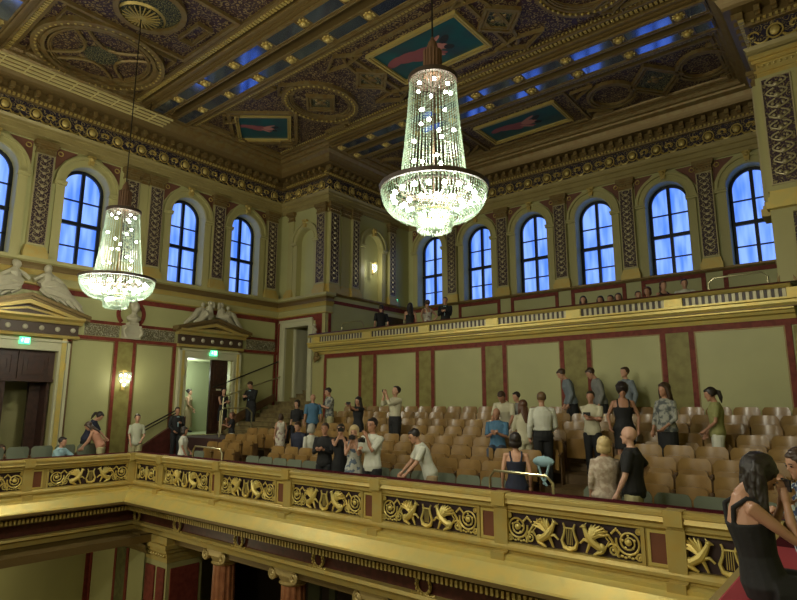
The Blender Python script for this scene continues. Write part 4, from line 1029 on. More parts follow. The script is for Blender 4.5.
    def painting(pts, cx, cy, s, label, dim=1, rot=0):
        root = empty('ceiling_painting', (cx, cy, ZC), 0, label, 'painting')
        mb = MB(); mb.face([(*p, ZC - .02) for p in pts]); mb.face([(*p, ZC - .01) for p in pts]); wobj(mb, 'painted_sky', [TEAL], root)
        c, sn = math.cos(rot), math.sin(rot)
        def B(mb, x, y, rx, ry, a, z): blob(mb, cx + s * (x * c - y * sn), cy + s * (x * sn + y * c), rx * s, ry * s, a + rot, z)
        mb = MB(); mb.m(0)
        B(mb, -.55, -.05, .38, .2, .1, ZC - .024); B(mb, -.95, -.1, .3, .14, -.3, ZC - .0245); B(mb, -.35, .12, .3, .16, .5, ZC - .025)
        B(mb, -.1, .02, .42, .19, .15, ZC - .0252); B(mb, .1, .2, .3, .08, .6, ZC - .0254); mb.m(1)
        B(mb, .2, .02, .24, .17, .2, ZC - .026); B(mb, .42, .12, .1, .12, 0, ZC - .0262); B(mb, .3, -.2, .28, .06, -.4, ZC - .0264); B(mb, .05, .25, .26, .05, .7, ZC - .0266); mb.m(2)
        B(mb, .5, .2, .13, .1, .5, ZC - .027); B(mb, .55, -.1, .2, .1, -.6, ZC - .0255 + .004)
        wobj(mb, 'painted_figure', [ROBE, FIG, DK], root)
        mb = MB(); big = [(cx + (p[0] - cx) * 1.07, cy + (p[1] - cy) * 1.09) for p in pts]; triple(mb, big, .14, ZC, .1); wobj(mb, 'gilt_frame', [GOLD], root)
    painting(rect(-8.9, 12.05, 1.45, .85), -8.9, 12.05, 1.15, 'large rectangular ceiling painting of a reclining rose-robed figure, above the big chandelier')
    painting(dia(-16.3, 12.05, 1.4, 1.17), -16.3, 12.05, .75, 'diamond ceiling painting of an outstretched figure on green near the left corner', 1, .8)
    painting(rect(-8.9, 17.68, 1.45, .74), -8.9, 17.68, 1.0, 'long teal ceiling painting with a dim figure over the gallery', 1, 0)
    painting(dia(-1.5, 12.05, 1.4, 1.17), -1.5, 12.05, .75, 'diamond ceiling painting near the right wall', 1, .8)
    def medallion(nm, label, build, mats=None):
        root = empty('ceiling_medallion', (0, 0, 0), 0, label, 'ceiling panel'); build(root)
    def sq(cx, cy, label, hx=.66, hy=.66):
        root = empty('ceiling_panel', (cx, cy, ZC), 0, label, 'ceiling panel')
        mb = MB(); mb.face([(*p, ZC - .03) for p in dia(cx, cy, hx, hy)]); mb.face([(*p, ZC - .01) for p in dia(cx, cy, hx, hy)]); wobj(mb, 'dark_field', [ORNB], root)
        mb = MB(); inn = triple(mb, dia(cx, cy, hx, hy), .16, ZC, .12)
        wobj(mb, 'gilt_frame', [GOLDD], root)
        mb = MB(); mb.ball((cx, cy, ZC - .04), .12, 8, 1, 1, .5)
        for k in range(4): mb.ball((cx + .17 * math.cos(k * PI / 2), cy + .17 * math.sin(k * PI / 2), ZC - .03), .07, 6, 1, 1, .5)
        wobj(mb, 'rosette', [GOLDD], root, True)
    for x, l in ((-11.1, 'left of the big painting'), (-13.36, 'between the painting and the green diamond'), (-6.65, 'right of the big painting'), (-4.4, 'far right beyond the painting')):
        sq(x, 12.1, 'small square coffer turned on its point, ' + l)
    sq(-4.4, 17.7, 'large lozenge coffer with a dark centre over the gallery, right', .82, 1.1)
    sq(-13.4, 17.7, 'large lozenge coffer over the gallery, left', .82, 1.1)
    # curved strapwork of each bay as one moulding
    def strap(label, mbf):
        mb = MB(); mbf(mb); struct(mb.obj('trim_%d' % strap.n, [GOLDD, BRON]), label, 'trim'); strap.n += 1
    strap.n = 29
    def rowA(mb):
        for sg in (-1, 1):
            for x in (-13.36,):
                X = -8.9 + sg * (x + 8.9)
                triple(mb, ell(X, 12.1, 1.15, 1.35, 32), .22, ZC, .12); triple(mb, ell(X, 12.1, .92, 1.08, 32), .1, ZC, .08)
            X = -8.9 + sg * 2.25; 
            for y in (10.95, 13.2): triple(mb, [(X - .75, y), (X, y - .45 * (1 if y < 12 else -1)), (X + .75, y), (X, y + .15 * (1 if y < 12 else -1))], .1)
            X = -8.9 + sg * 6.15
            for y, s in ((10.85, -1), (13.3, 1)):
                for dx in (-1, 1): triple(mb, [(X + dx * 1.5 - .5, y), (X + dx * 1.5, y + .38 * s), (X + dx * 1.5 + .5, y), (X + dx * 1.5, y - .28 * s)], .1)
            ring_poly(mb, dia(-8.9 + sg * 7.4, 12.05, 1.85, 1.6), .14, 9.8, 9.92)
            for k in (-1, 1): triple(mb, rect(-8.9 + sg * 5.35 , 12.1 + k * 1.62, .5, .1), .06)
        ring_poly(mb, rect(-8.9, 12.08, 8.7, 1.82), .07, 9.8, 9.92); ring_poly(mb, rect(-8.9, 12.08, 1.95, 1.3), .09, 9.82, 9.92)
        for sg in (-1, 1): mb.tube([(-8.9 + sg * (2.1 + .25 * math.sin(t)), 12.08 + 1.25 * math.cos(t), 9.86) for t in [k * PI / 10 for k in range(11)]], .06, 5)
    strap('gilt strapwork of ceiling bay with the large painting', rowA)
    def rowB(mb):
        for sg in (-1, 1):
            X = -8.9 + sg * 4.5
            for dx in (-1.35, 1.35):
                triple(mb, ell(X + dx, 17.7, .75, .85, 28), .2, ZC, .12)
            for dx in (-2.0, 2.0):
                for dy in (-.95, .95): triple(mb, [(X + dx - .4 * (1 if dx > 0 else -1), 17.7 + dy), (X + dx + .35 * (1 if dx > 0 else -1), 17.7 + dy * .5), (X + dx + .35 * (1 if dx > 0 else -1), 17.7 + dy)], .08)
        ring_poly(mb, rect(-8.9, 17.7, 6.35, 1.32), .08, 9.8, 9.92); ring_poly(mb, rect(-8.9, 17.7, 2.05, 1.15), .08, 9.82, 9.92)
    strap('gilt strapwork of ceiling bay above the gallery', rowB)
    def row0(mb):
        for sg in (-1, 1):
            X = -8.9 + sg * 7.4
            triple(mb, ell(X, 6.28, 1.75, 1.72, 40), .34, ZC, .16); triple(mb, ell(X, 6.28, 1.35, 1.32, 40), .1, ZC, .1)
            for k in range(4):                      # lens-shaped fields round a concave diamond
                a = k * PI / 2; c, s = math.cos(a), math.sin(a); pts = []
                for t in [q / 8 for q in range(9)]: pts.append((X + c * (1.2 - .72 * math.sin(PI * t)) * .95 - s * (t - .5) * 1.75 * (1 - 0 * t), 6.28 + s * (1.2 - .72 * math.sin(PI * t)) * .95 + c * (t - .5) * 1.75))
                mb.tube([(p[0], p[1], 9.85) for p in pts], .05, 5)
            for dx in (-1.5, 1.5):
                for dy in (-1.5, 1.5): triple(mb, [(X + dx, 6.28 + dy), (X + dx * .35, 6.28 + dy), (X + dx, 6.28 + dy * .35)], .1)
            X2 = -8.9 + sg * 4.4
            ring_poly(mb, ell(X2, 6.2, .95, .85, 32), .14, 9.78, 9.92); ring_poly(mb, rect(X2, 6.2, 1.35, 1.75), .1, 9.8, 9.92)
            for dy in (-1.25, 1.25): triple(mb, rect(X2, 6.2 + dy, .5, .22), .07)
        mb.m(0); ring_poly(mb, rect(-8.9, 6.25, 8.7, 1.86), .07, 9.8, 9.92)
        x = -17.6
    strap('gilt strapwork of ceiling bay with the round panel at upper left', row0)
    # studs: gilt beads around the rings
    mb = MB()
    for sg in (-1, 1):
        X = -8.9 + sg * 7.4
        for k in range(56): mb.ball((X + 1.62 * math.cos(k * PI / 28), 6.28 + 1.6 * math.sin(k * PI / 28), 9.76), .045, 5)
        X = -8.9 + sg * 4.46
        for k in range(44): mb.ball((X + 1.04 * math.cos(k * PI / 22), 12.1 + 1.22 * math.sin(k * PI / 22), 9.78), .04, 5)
    for yy in (10.42, 13.75):
        for k in range(150): mb.ball((-17.4 + .113 * k, yy, 9.85), .035, 4)
    struct(mb.obj('trim_32', [GOLD], smooth=True), 'gilt beads round the ceiling rings', 'trim')
    mb = MB()
    for sg in (-1, 1):
        mb.face([(p[0], p[1], 9.875) for p in ell(-8.9 + sg * 4.4, 6.2, .95, .85, 32)])
        mb.face([(p[0], p[1], 9.87) for p in dia(-8.9 + sg * 7.4, 6.28, .62, .6)])
    struct(mb.obj('trim_33', [ORNB]), 'dark green fields of the ceiling', 'trim')
    # lattice catwalk below the cornice
    root = empty('lattice_catwalk', (-17.3, 5, 9.2), 0, 'pale slatted lattice catwalk hanging beside the left cornice', 'catwalk')
    z = 9.12; x0 = -17.62
    mb = MB()
    for k in range(4): mb.box(x0 + .21 * k, x0 + .21 * k + .04, -6, 8.95, z, z + .05)
    y = -6
    while y < 8.55: mb.box(x0, x0 + .67, y, y + .03, z + .01, z + .04); y += .6
    wobj(mb, 'lattice', [mat('pale_brass', (.60, .50, .20), .5, .2)], root)
    mb = MB()
    for y in (-4, 0, 4, 8.4): mb.tube([(x0 + .2, y, z), (x0 + .2, y, 9.9)], .012, 5)
    wobj(mb, 'hanger', [IRON], root)
# ================================================================== CHANDELIERS
def crystal_mat():
    m = bpy.data.materials.new('cut_crystal'); m.use_nodes = True; nt = m.node_tree; N = nt.nodes; L = nt.links; MATS['cut_crystal'] = m
    b = N['Principled BSDF']; b.inputs['Base Color'].default_value = (.36, .43, .34, 1); b.inputs['Roughness'].default_value = .12
    b.inputs['Specular IOR Level'].default_value = 1.0; b.inputs['Coat Weight'].default_value = .6
    t = N.new('ShaderNodeBsdfTranslucent'); t.inputs['Color'].default_value = (.36, .44, .34, 1)
    x = N.new('ShaderNodeMixShader'); x.inputs[0].default_value = .5
    L.new(b.outputs[0], x.inputs[1]); L.new(t.outputs[0], x.inputs[2]); L.new(x.outputs[0], N['Material Output'].inputs['Surface'])
    return m
CRY = crystal_mat()
def build_chandelier(x, y, zr, R, label, power):
    root = empty('chandelier', (x, y, zr - 1.0), 0, label, 'chandelier'); k = R / .8
    H = (1.78 if x > -10 else 1.62) * k; RT = .36 * k
    B = mat('chandelier_bulb', (1, 1, .9), .3, emit=((.95, 1, .9), 45))
    O = V((x, y, zr))
    def P(r, a, z): return O + V((r * math.cos(a), r * math.sin(a), z))
    mb = MB(); mb.lathe(O, [(R - .02, -.03), (R + .02, -.03), (R + .03, .03), (R - .02, .04)], 48, False)
    mb.lathe(O, [(R * .62 - .01, -.0), (R * .62 + .02, .03), (R * .62 + .04, 0)], 48, False); wobj(mb, 'rim_ring', [mat('warm_bronze', (.05, .03, .018), .5, .2)], root, True)
    mb = MB(); mb.lathe(O, [(RT - .01, H - .03), (RT + .025, H - .02), (RT + .03, H + .05), (RT - .05, H + .06), (.12 * k, H + .1)], 32, False); wobj(mb, 'top_ring', [mat('warm_bronze', (.05, .03, .018), .5, .2)], root, True)
    mb = MB()
    pr = [(.13 * k, H + .08), (.13 * k, H + .52 * k), (.09 * k, H + .55 * k), (.07 * k, H + .66 * k), (.035 * k, H + .72 * k), (.02, H + .76 * k)]
    mb.lathe(O, pr, 16); 
    for j in range(16): mb.tube([P(.135 * k, j * PI / 8, H + .08), P(.135 * k, j * PI / 8, H + .52 * k)], .014, 4)
    wobj(mb, 'stem_cover', [mat('copper_brown', (.16, .085, .045), .5, .2)], root)
    mb = MB(); mb.tube([P(0, 0, H + .7 * k), (x, y, 9.9)], .014, 6); wobj(mb, 'suspension_cable', [IRON], root)
    mb = MB(); mb.tube([P(0, 0, -.4 * k), P(0, 0, H + .1)], .014, 8)
    for j in range(10): a = j * PI / 5; mb.tube([P(.03, a, H - .12), P(.18 * k, a, H - .08), P(RT, a, H)], .010, 4)
    for j in range(10): a = j * PI / 5; mb.tube([P(.03, a, -.1), P(.4 * k, a, -.18), P(R, a, 0)], .010, 4)
    mb.ball(P(0, 0, H - .12), .05, 8)
    wobj(mb, 'metal_frame', [mat('warm_bronze', (.05, .03, .018), .5, .2)], root, True)
    # crystal strands: concave skirt from top ring to rim
    def strand(mb, f, n, s):
        for q in range(n):
            p = f((q + .5) / n); g = s * (.8 + .4 * random.random()); M = mb.bm
            vs = [M.verts.new(p + V(d) * g) for d in ((1, 0, 0), (0, 1, 0), (-1, 0, 0), (0, -1, 0), (0, 0, 2.2), (0, 0, -2.2))]
            for i in range(4): M.faces.new((vs[i], vs[(i + 1) % 4], vs[4])); M.faces.new((vs[(i + 1) % 4], vs[i], vs[5]))
    mb = MB(); NS = 46
    for j in range(NS):
        a = 2 * PI * j / NS
        strand(mb, lambda t: P(RT + (R * .66 - RT) * (1.1 * t ** 1.1 if t < 0 else (t * .55 + .45 * t * t)), a, H * (1 - t) + .02), 40, .0105 * k)
    wobj(mb, 'crystal_skirt', [CRY], root)
    # bowl: dense net from rim to basket
    RB = .29 * k; ZB = -.46 * k
    mb = MB()
    for j in range(96):
        a = 2 * PI * j / 96
        def f(t, a=a):
            th = t * PI / 2; return P(RB + (R - RB) * math.cos(th) ** .8, a, ZB * math.sin(th) ** .95)
        strand(mb, f, 18, .0125 * k)
    wobj(mb, 'crystal_bowl', [CRY], root)
    mb = MB(); 
    for j in range(52):
        a = 2 * PI * j / 52; strand(mb, lambda t: P(RB * (1 - .12 * t), a, ZB + .06 - .25 * k * t), 9, .014 * k)
    for j in range(30):
        a = 2 * PI * j / 30; strand(mb, lambda t: P(RB * .85 * (1 - t), a, ZB + .05 - .25 * k), 5, .015 * k)
    wobj(mb, 'crystal_basket', [CRY], root)
    mb = MB(); mb.lathe(O, [(RB - .01, ZB + .05), (RB + .015, ZB + .06), (RB + .015, ZB + .09), (RB - .01, ZB + .1)], 32, False); wobj(mb, 'basket_ring', [GOLD], root, True)
    # bulbs
    me = None
    def bulb(p, r):
        nonlocal me
        if me is None: m2 = MB(); m2.ico((0, 0, 0), 1, 2); me = m2.mesh('bulb', [B], True)
        o = link('bulb', me); o.location = p; o.scale = (r, r, r); W(o, root)
    rnd = random.Random(3)
    for j in range(6): bulb(P(RT * .7, j * PI / 3 + .2, H - .1), .028 * k)
    for j in range(9): bulb(P(.33 * k, j * 2.4, H * (.82 - .085 * j)), .03 * k)
    for j in range(5): bulb(P(.2 * k, j * 2.4 + 1, H * (.75 - .13 * j)), .028 * k)
    for j in range(18): bulb(P(R * .78, j * PI / 9, -.13 * k), .04 * k)
    for j in range(12): bulb(P(R * .55, j * PI / 6 + .2, -.25 * k), .04 * k)
    for j in range(6): bulb(P(R * .24, j * PI / 3, -.38 * k), .035 * k)
    for dz, e, r in ((-.22, power * .75, .3), (.55, power * .25, .15)):
        Lt = bpy.data.lights.new('chandelier_light', 'POINT'); Lt.energy = e; Lt.color = (1, .97, .80); Lt.shadow_soft_size = r * k
        o = bpy.data.objects.new('chandelier_light', Lt); COL.objects.link(o); o.location = P(0, 0, dz)
def build_chandeliers():
    build_chandelier(-13.75, 6.18, 2.93, .82, 'smaller-looking crystal chandelier at left, hanging before the blue windows', PW)
    build_chandelier(-4.75, 6.55, 3.10, .77, 'large crystal chandelier in the centre, hanging below the ceiling painting', PW)
    mb = MB()
    for j in range(22): a = j * PI / 11; mb.tube([(-13.75 + .1 * math.cos(a), 6.18 + .1 * math.sin(a), 9.80), (-13.75 + .5 * math.cos(a), 6.18 + .45 * math.sin(a), 9.83)], .02, 4)
    mb.lathe((-13.75, 6.18, 9.82), [(.55, 0), (.6, .06), (.5, .06)], 28, False); mb.lathe((-13.75, 6.18, 9.78), [(.02, 0), (.12, .03), (.12, .1)], 12, False)
    tag(mb.obj('ceiling_rosette', [GOLD], None, True), 'ribbed gilt ceiling rosette holding the left chandelier cable', 'rosette')
    Lt = bpy.data.lights.new('under_balcony_fill', 'POINT'); Lt.energy = 60; Lt.color = (1, .9, .6); Lt.shadow_soft_size = .15  # added lamp without a fixture, brightens the wall under the balcony
    o = bpy.data.objects.new('under_balcony_fill', Lt); COL.objects.link(o); o.location = (-17.3, 4.2, -4.6)
    # the other chandeliers of the hall hang behind the camera: their lamps
    for yy in (-.5, -7):
        for xx in (-13.75, -4.75):
            Lt = bpy.data.lights.new('hall_chandelier_light', 'POINT'); Lt.energy = PW; Lt.color = (1, .97, .80); Lt.shadow_soft_size = .6
            o = bpy.data.objects.new('hall_chandelier_light', Lt); COL.objects.link(o); o.location = (xx, yy, 3.0)
PW = 480
# ================================================================== SEATS
NUM = ['zeroth', 'first', 'second', 'third', 'fourth', 'fifth', 'sixth', 'seventh', 'eighth', 'ninth', 'tenth', 'eleventh', 'twelfth', 'thirteenth', 'fourteenth', 'fifteenth', 'sixteenth',
       'seventeenth', 'eighteenth', 'nineteenth', 'twentieth', 'twenty-first', 'twenty-second', 'twenty-third', 'twenty-fourth', 'twenty-fifth', 'twenty-sixth', 'twenty-seventh']
def panel_mesh(w, h, bow, mats, th=.018, r=.07):
    """upright curved board: x across, z up, front faces -y; bowed in plan, round top corners"""
    mb = MB(); n = 12; m = 5; F = []; Bk = []
    for i in range(n + 1):
        x = -w / 2 + w * i / n; e = abs(x) / (w / 2); top = h - (r * (1 - math.sqrt(max(0, 1 - ((abs(x) - (w / 2 - r)) / r) ** 2))) if abs(x) > w / 2 - r else 0) * .98
        y = bow * (1 - (2 * x / w) ** 2)
        F.append([mb.bm.verts.new((x, y + .035 * (top * j / m / h) ** 1.5, top * j / m)) for j in range(m + 1)])
        Bk.append([mb.bm.verts.new((x, y + th + .035 * (top * j / m / h) ** 1.5, top * j / m)) for j in range(m + 1)])
    f = mb.bm.faces.new
    for i in range(n):
        for j in range(m):
            f((F[i][j], F[i + 1][j], F[i + 1][j + 1], F[i][j + 1])); f((Bk[i][j], Bk[i][j + 1], Bk[i + 1][j + 1], Bk[i + 1][j]))
        f((F[i][m], F[i + 1][m], Bk[i + 1][m], Bk[i][m])); f((F[i][0], Bk[i][0], Bk[i + 1][0], F[i + 1][0]))
    for j in range(m):
        f((F[0][j], F[0][j + 1], Bk[0][j + 1], Bk[0][j])); f((F[n][j], Bk[n][j], Bk[n][j + 1], F[n][j + 1]))
    return mb.mesh('panel', mats, True)
def make_seat(back_mat, label, group):
    root = empty('folding_seat', (0, 0, 0), 0, label, 'seat', group)
    b = link('backrest', panel_mesh(.505, .50, .045, [back_mat]), root); b.location = (0, 0, .35)
    p = link('seat_pan', panel_mesh(.44, .40, .02, [back_mat], .03, .05), root); p.location = (0, -.12, .28); p.rotation_euler = (.05, 0, 0)
    for s in (-1, 1):
        mb = MB(); mb.box(s * .255 - .012, s * .255 + .012, -.1, .05, 0, .62); mb.box(s * .255 - .02, s * .255 + .02, -.2, .03, .56, .59)
        mb.obj('leg', [WOODM], root)
    return root
def build_seats():
    wood = make_seat(WOOD, 'x', 'x'); grey = make_seat(GREY, 'x', 'x')
    cw, cg = tree(wood), tree(grey)
    rown = ['front', 'second', 'third', 'fourth', 'fifth', 'sixth', 'seventh', 'top']
    first = {0: wood, 1: grey}; used = [0, 0]
    def put(kind, x, y, z, rz, label, group):
        base, ch = (grey, cg) if kind else (wood, cw)
        if not used[kind]:
            used[kind] = 1; base.location = (x, y, z); base.rotation_euler = (0, 0, rz); base['label'] = label; base['group'] = group; return
        o = copy_tree(base, (x, y, z), rz, label, ch); o['group'] = group
    for k in range(8):
        y = ROWY[k]; z = TOPZ[k] - .85
        blocks = [('centre block', -12.75, -5.2), ('right block', -3.9, -.5)] if k < 4 else [('wide upper block', -14.4, -.9)]
        if k in (1, 2, 3): blocks.append(('small left block', -15.75, -14.0))
        for bn, a, b in blocks:
            n = int((b - a) / .535)
            for i in range(n):
                x = a + .27 + .535 * i + (.13 if k % 2 else 0) - (.1 if bn[0] == 'w' else 0)
                kind = 1 if k == 0 else 0
                put(kind, x, y, z, 0, '%s seat, %s from the left in the %s row, %s' % ('grey-green upholstered' if kind else 'curved plywood folding', NUM[i + 1], rown[k], bn), 'folding seats of the %s row' % rown[k])
    for i in range(7):
        put(1, -17.15, 3.9 + .56 * i, -1.9, -PI / 2, 'grey-green seat on the left side balcony, %s from the corner' % NUM[7 - i], 'seats of the left side balcony')
    for i, x in enumerate((-15.35, -14.75)):
        put(1, x, 9.2, -2.1, 0, 'grey-green seat at the front left corner, %s from the wall side' % NUM[i + 1], 'seats at the left corner of the balcony')
# ================================================================== PEOPLE
def M_(name, c, r=.75): return mat(name, c, r)
def SKIN(t): return mat('skin_%d' % t, [(.50, .27, .17), (.40, .20, .12), (.30, .145, .085), (.58, .34, .24)][t], .5)
def HAIRM(c): return mat('hair_' + c, {'black': (.018, .012, .010), 'brown': (.05, .026, .014), 'auburn': (.09, .035, .016), 'blonde': (.55, .42, .20), 'grey': (.38, .36, .30), 'lightbrown': (.14, .08, .035)}[c], .45)
CLO = {'white': (.62, .62, .52), 'cream': (.56, .52, .36), 'black': (.012, .012, .013), 'navy': (.018, .022, .045), 'blue': (.07, .17, .28), 'greyblue': (.17, .20, .22), 'grey': (.20, .20, .18),
       'khaki': (.42, .38, .20), 'beige': (.36, .26, .14), 'paleolive': (.40, .41, .18), 'lightblue': (.30, .46, .50), 'salmon': (.50, .24, .15), 'pale': (.45, .46, .33), 'denim': (.06, .08, .12), 'knit': (.50, .42, .33), 'olive': (.27, .27, .10)}
def CM(c):
    if c == 'floral': return mat('cloth_floral', (.52, .52, .45), .8, mix=(9, (.12, .16, .22), 2, .48, .54))
    if c == 'patterned': return mat('cloth_patterned', (.45, .5, .5), .8, mix=(26, (.04, .06, .13), 2, .46, .52))
    if c == 'whitefloral': return mat('cloth_white_floral', (.60, .56, .46), .8, mix=(9, (.30, .2, .18), 2, .52, .6))
    if c == 'shawl': return mat('cloth_grey_shawl', (.33, .33, .28), .85, mix=(11, (.09, .10, .10), 3, .45, .58))
    if c == 'knit': return mat('cloth_knit', (.52, .44, .34), .9, mix=(16, (.34, .26, .19), 4, .42, .6))
    return mat('cloth_' + c, CLO[c], .8, bump=(9, .35, .03))
ARM = {'down': (.02, .015, -.30), 'hold': (-.09, .17, -.10), 'face': (-.085, .17, .09), 'up': (-.05, .12, .25), 'rail': (.0, .21, -.20), 'hip': (.005, -.01, -.22), 'cross': (-.17, .12, -.13), 'low': (-.03, .12, -.25),
       'chin': (-.08, .13, .02), 'reach': (.05, .27, -.08), 'drop': (0, .10, -.29), 'behind': (.0, -.08, -.24)}
def loft(mb, rings, n=14):
    """rings: (centre, right, forward, rx, ry)"""
    R = [[mb.bm.verts.new(c + r * (rx * math.cos(2 * PI * k / n)) + f * (ry * math.sin(2 * PI * k / n))) for k in range(n)] for c, r, f, rx, ry in rings]
    for A, B in zip(R, R[1:]):
        for k in range(n): mb.bm.faces.new((A[k], A[(k + 1) % n], B[(k + 1) % n], B[k])).material_index = mb.mi
    mb.bm.faces.new(R[0][::-1]); mb.bm.faces.new(R[-1])
class Pose:
    def __init__(s, lean=0, side=0, sit=False, nod=0, turn=0, arms=('down', 'down'), female=False, stride=0., build=1.):
        s.f = female; L = math.radians(lean); s.sit = sit; X, Y, Z = V((1, 0, 0)), V((0, 1, 0)), V((0, 0, 1)); s.b = build
        hz = .275 if sit else .50
        s.hip = V((0, 0, hz)); up = (Matrix.Rotation(-L, 3, 'X') @ Matrix.Rotation(math.radians(side), 3, 'Y')) @ Z; up.normalize()
        s.up = up; s.rt = X; s.fw = up.cross(X) * 1; s.fw = (Y - up * Y.dot(up)).normalized(); s.rt = s.fw.cross(up).normalized()
        s.T = lambda t: s.hip + up * (t - .50)               # point on the torso axis at upright height t
        s.sw = .098 if female else .112
        s.sh = [s.T(.792) + s.rt * (sg * s.sw) for sg in (-1, 1)]
        NR = Matrix.Rotation(-math.radians(nod), 3, s.rt) ; s.hup = (NR @ (up * .75 + Z * .25)).normalized()
        s.hf = (s.fw - s.hup * s.fw.dot(s.hup)).normalized(); s.hf = Matrix.Rotation(math.radians(turn), 3, s.hup) @ s.hf; s.hr = s.hf.cross(s.hup)
        s.neck = s.T(.835); s.head = s.neck + s.hup * .092 + s.hf * .012
        s.top = s.head + s.hup * .073
        s.hands = []; s.elb = []
        for sg, a, S in zip((-1, 1), arms, s.sh):
            t = ARM[a] if isinstance(a, str) else a
            tgt = S + s.rt * (sg * t[0]) + s.fw * t[1] * .999 + Z * t[2] if a != 'down' else S + s.rt * (sg * .03) + Y * .02 - Z * .295
            d = tgt - S; l1, l2 = .165, .145; D = min(d.length, .305); d = d.normalized(); a1 = (l1 * l1 - l2 * l2 + D * D) / (2 * D); h = math.sqrt(max(0, l1 * l1 - a1 * a1))
            pole = (-Z * .8 + s.rt * (sg * (.9 if a == 'hip' else .35)) - Y * (.8 if a in ('down', 'hip') else .1)); pole = (pole - d * pole.dot(d)).normalized()
            s.elb.append(S + d * a1 + pole * h); s.hands.append(S + d * D)
        s.legs = []
        for sg in (-1, 1):
            h = s.hip + X * (sg * .05) - Z * .01
            if sit: k = h + Y * .24 + Z * .0 + X * sg * .01; an = V((k.x, k.y + .01, .04))
            else: k = V((sg * .055, .012 + stride * sg * .06, .275)); an = V((sg * .058, -.005 + stride * sg * .11, .04))
            s.legs.append((h, k, an))
def hand(mb, w, d, palm_n, side, s=1.):
    """palm and five bent fingers from wrist w along d"""
    d = d.normalized(); n = (palm_n - d * palm_n.dot(d)).normalized(); t = d.cross(n) * side
    mb.tube([w - d * .01, w + d * .02 * s, w + d * .045 * s], [.016 * s, .021 * s, .022 * s], 8)
    for q, (o, L) in enumerate(((-.018, .038), (-.006, .044), (.006, .041), (.018, .032))):
        b = w + d * .045 * s + t * o * s
        mb.tube([b - d * .01, b + d * L * .5 * s + n * .004, b + d * L * .8 * s + n * .018 * s, b + d * L * .8 * s + n * .03 * s], [.0062 * s, .006 * s, .0052 * s, .0042 * s], 6)
    b = w + d * .015 * s - t * .018 * s
    mb.tube([b, b - t * .02 * s + d * .015 * s, b - t * .022 * s + d * .035 * s + n * .012], [.008 * s, .0068 * s, .005 * s], 6)
def remesh(o, vox, sm=2):
    m = o.modifiers.new('remesh', 'REMESH'); m.mode = 'VOXEL'; m.voxel_size = vox; m.use_smooth_shade = True
    if sm: q = o.modifiers.new('smooth', 'SMOOTH'); q.factor = .5; q.iterations = sm
def torso_rings(P, c, levels, fem):
    W_ = {.47: (.078, .062), .52: (.096 if not fem else .1, .070), .58: (.083 if not fem else .076, .060), .62: (.080 if not fem else .068, .056), .68: (.090 if not fem else .08, .062), .74: (.104 if not fem else .09, .068 if not fem else .072), .79: (.094 if not fem else .08, .056), .815: (.058, .042), .84: (.034, .034)}
    return [(P.T(t) if t >= .5 or P.sit else P.hip + V((0, 0, t - .5)), P.rt, P.fw, (W_[t][0] * P.b + c), (W_[t][1] * P.b + c)) for t in levels]
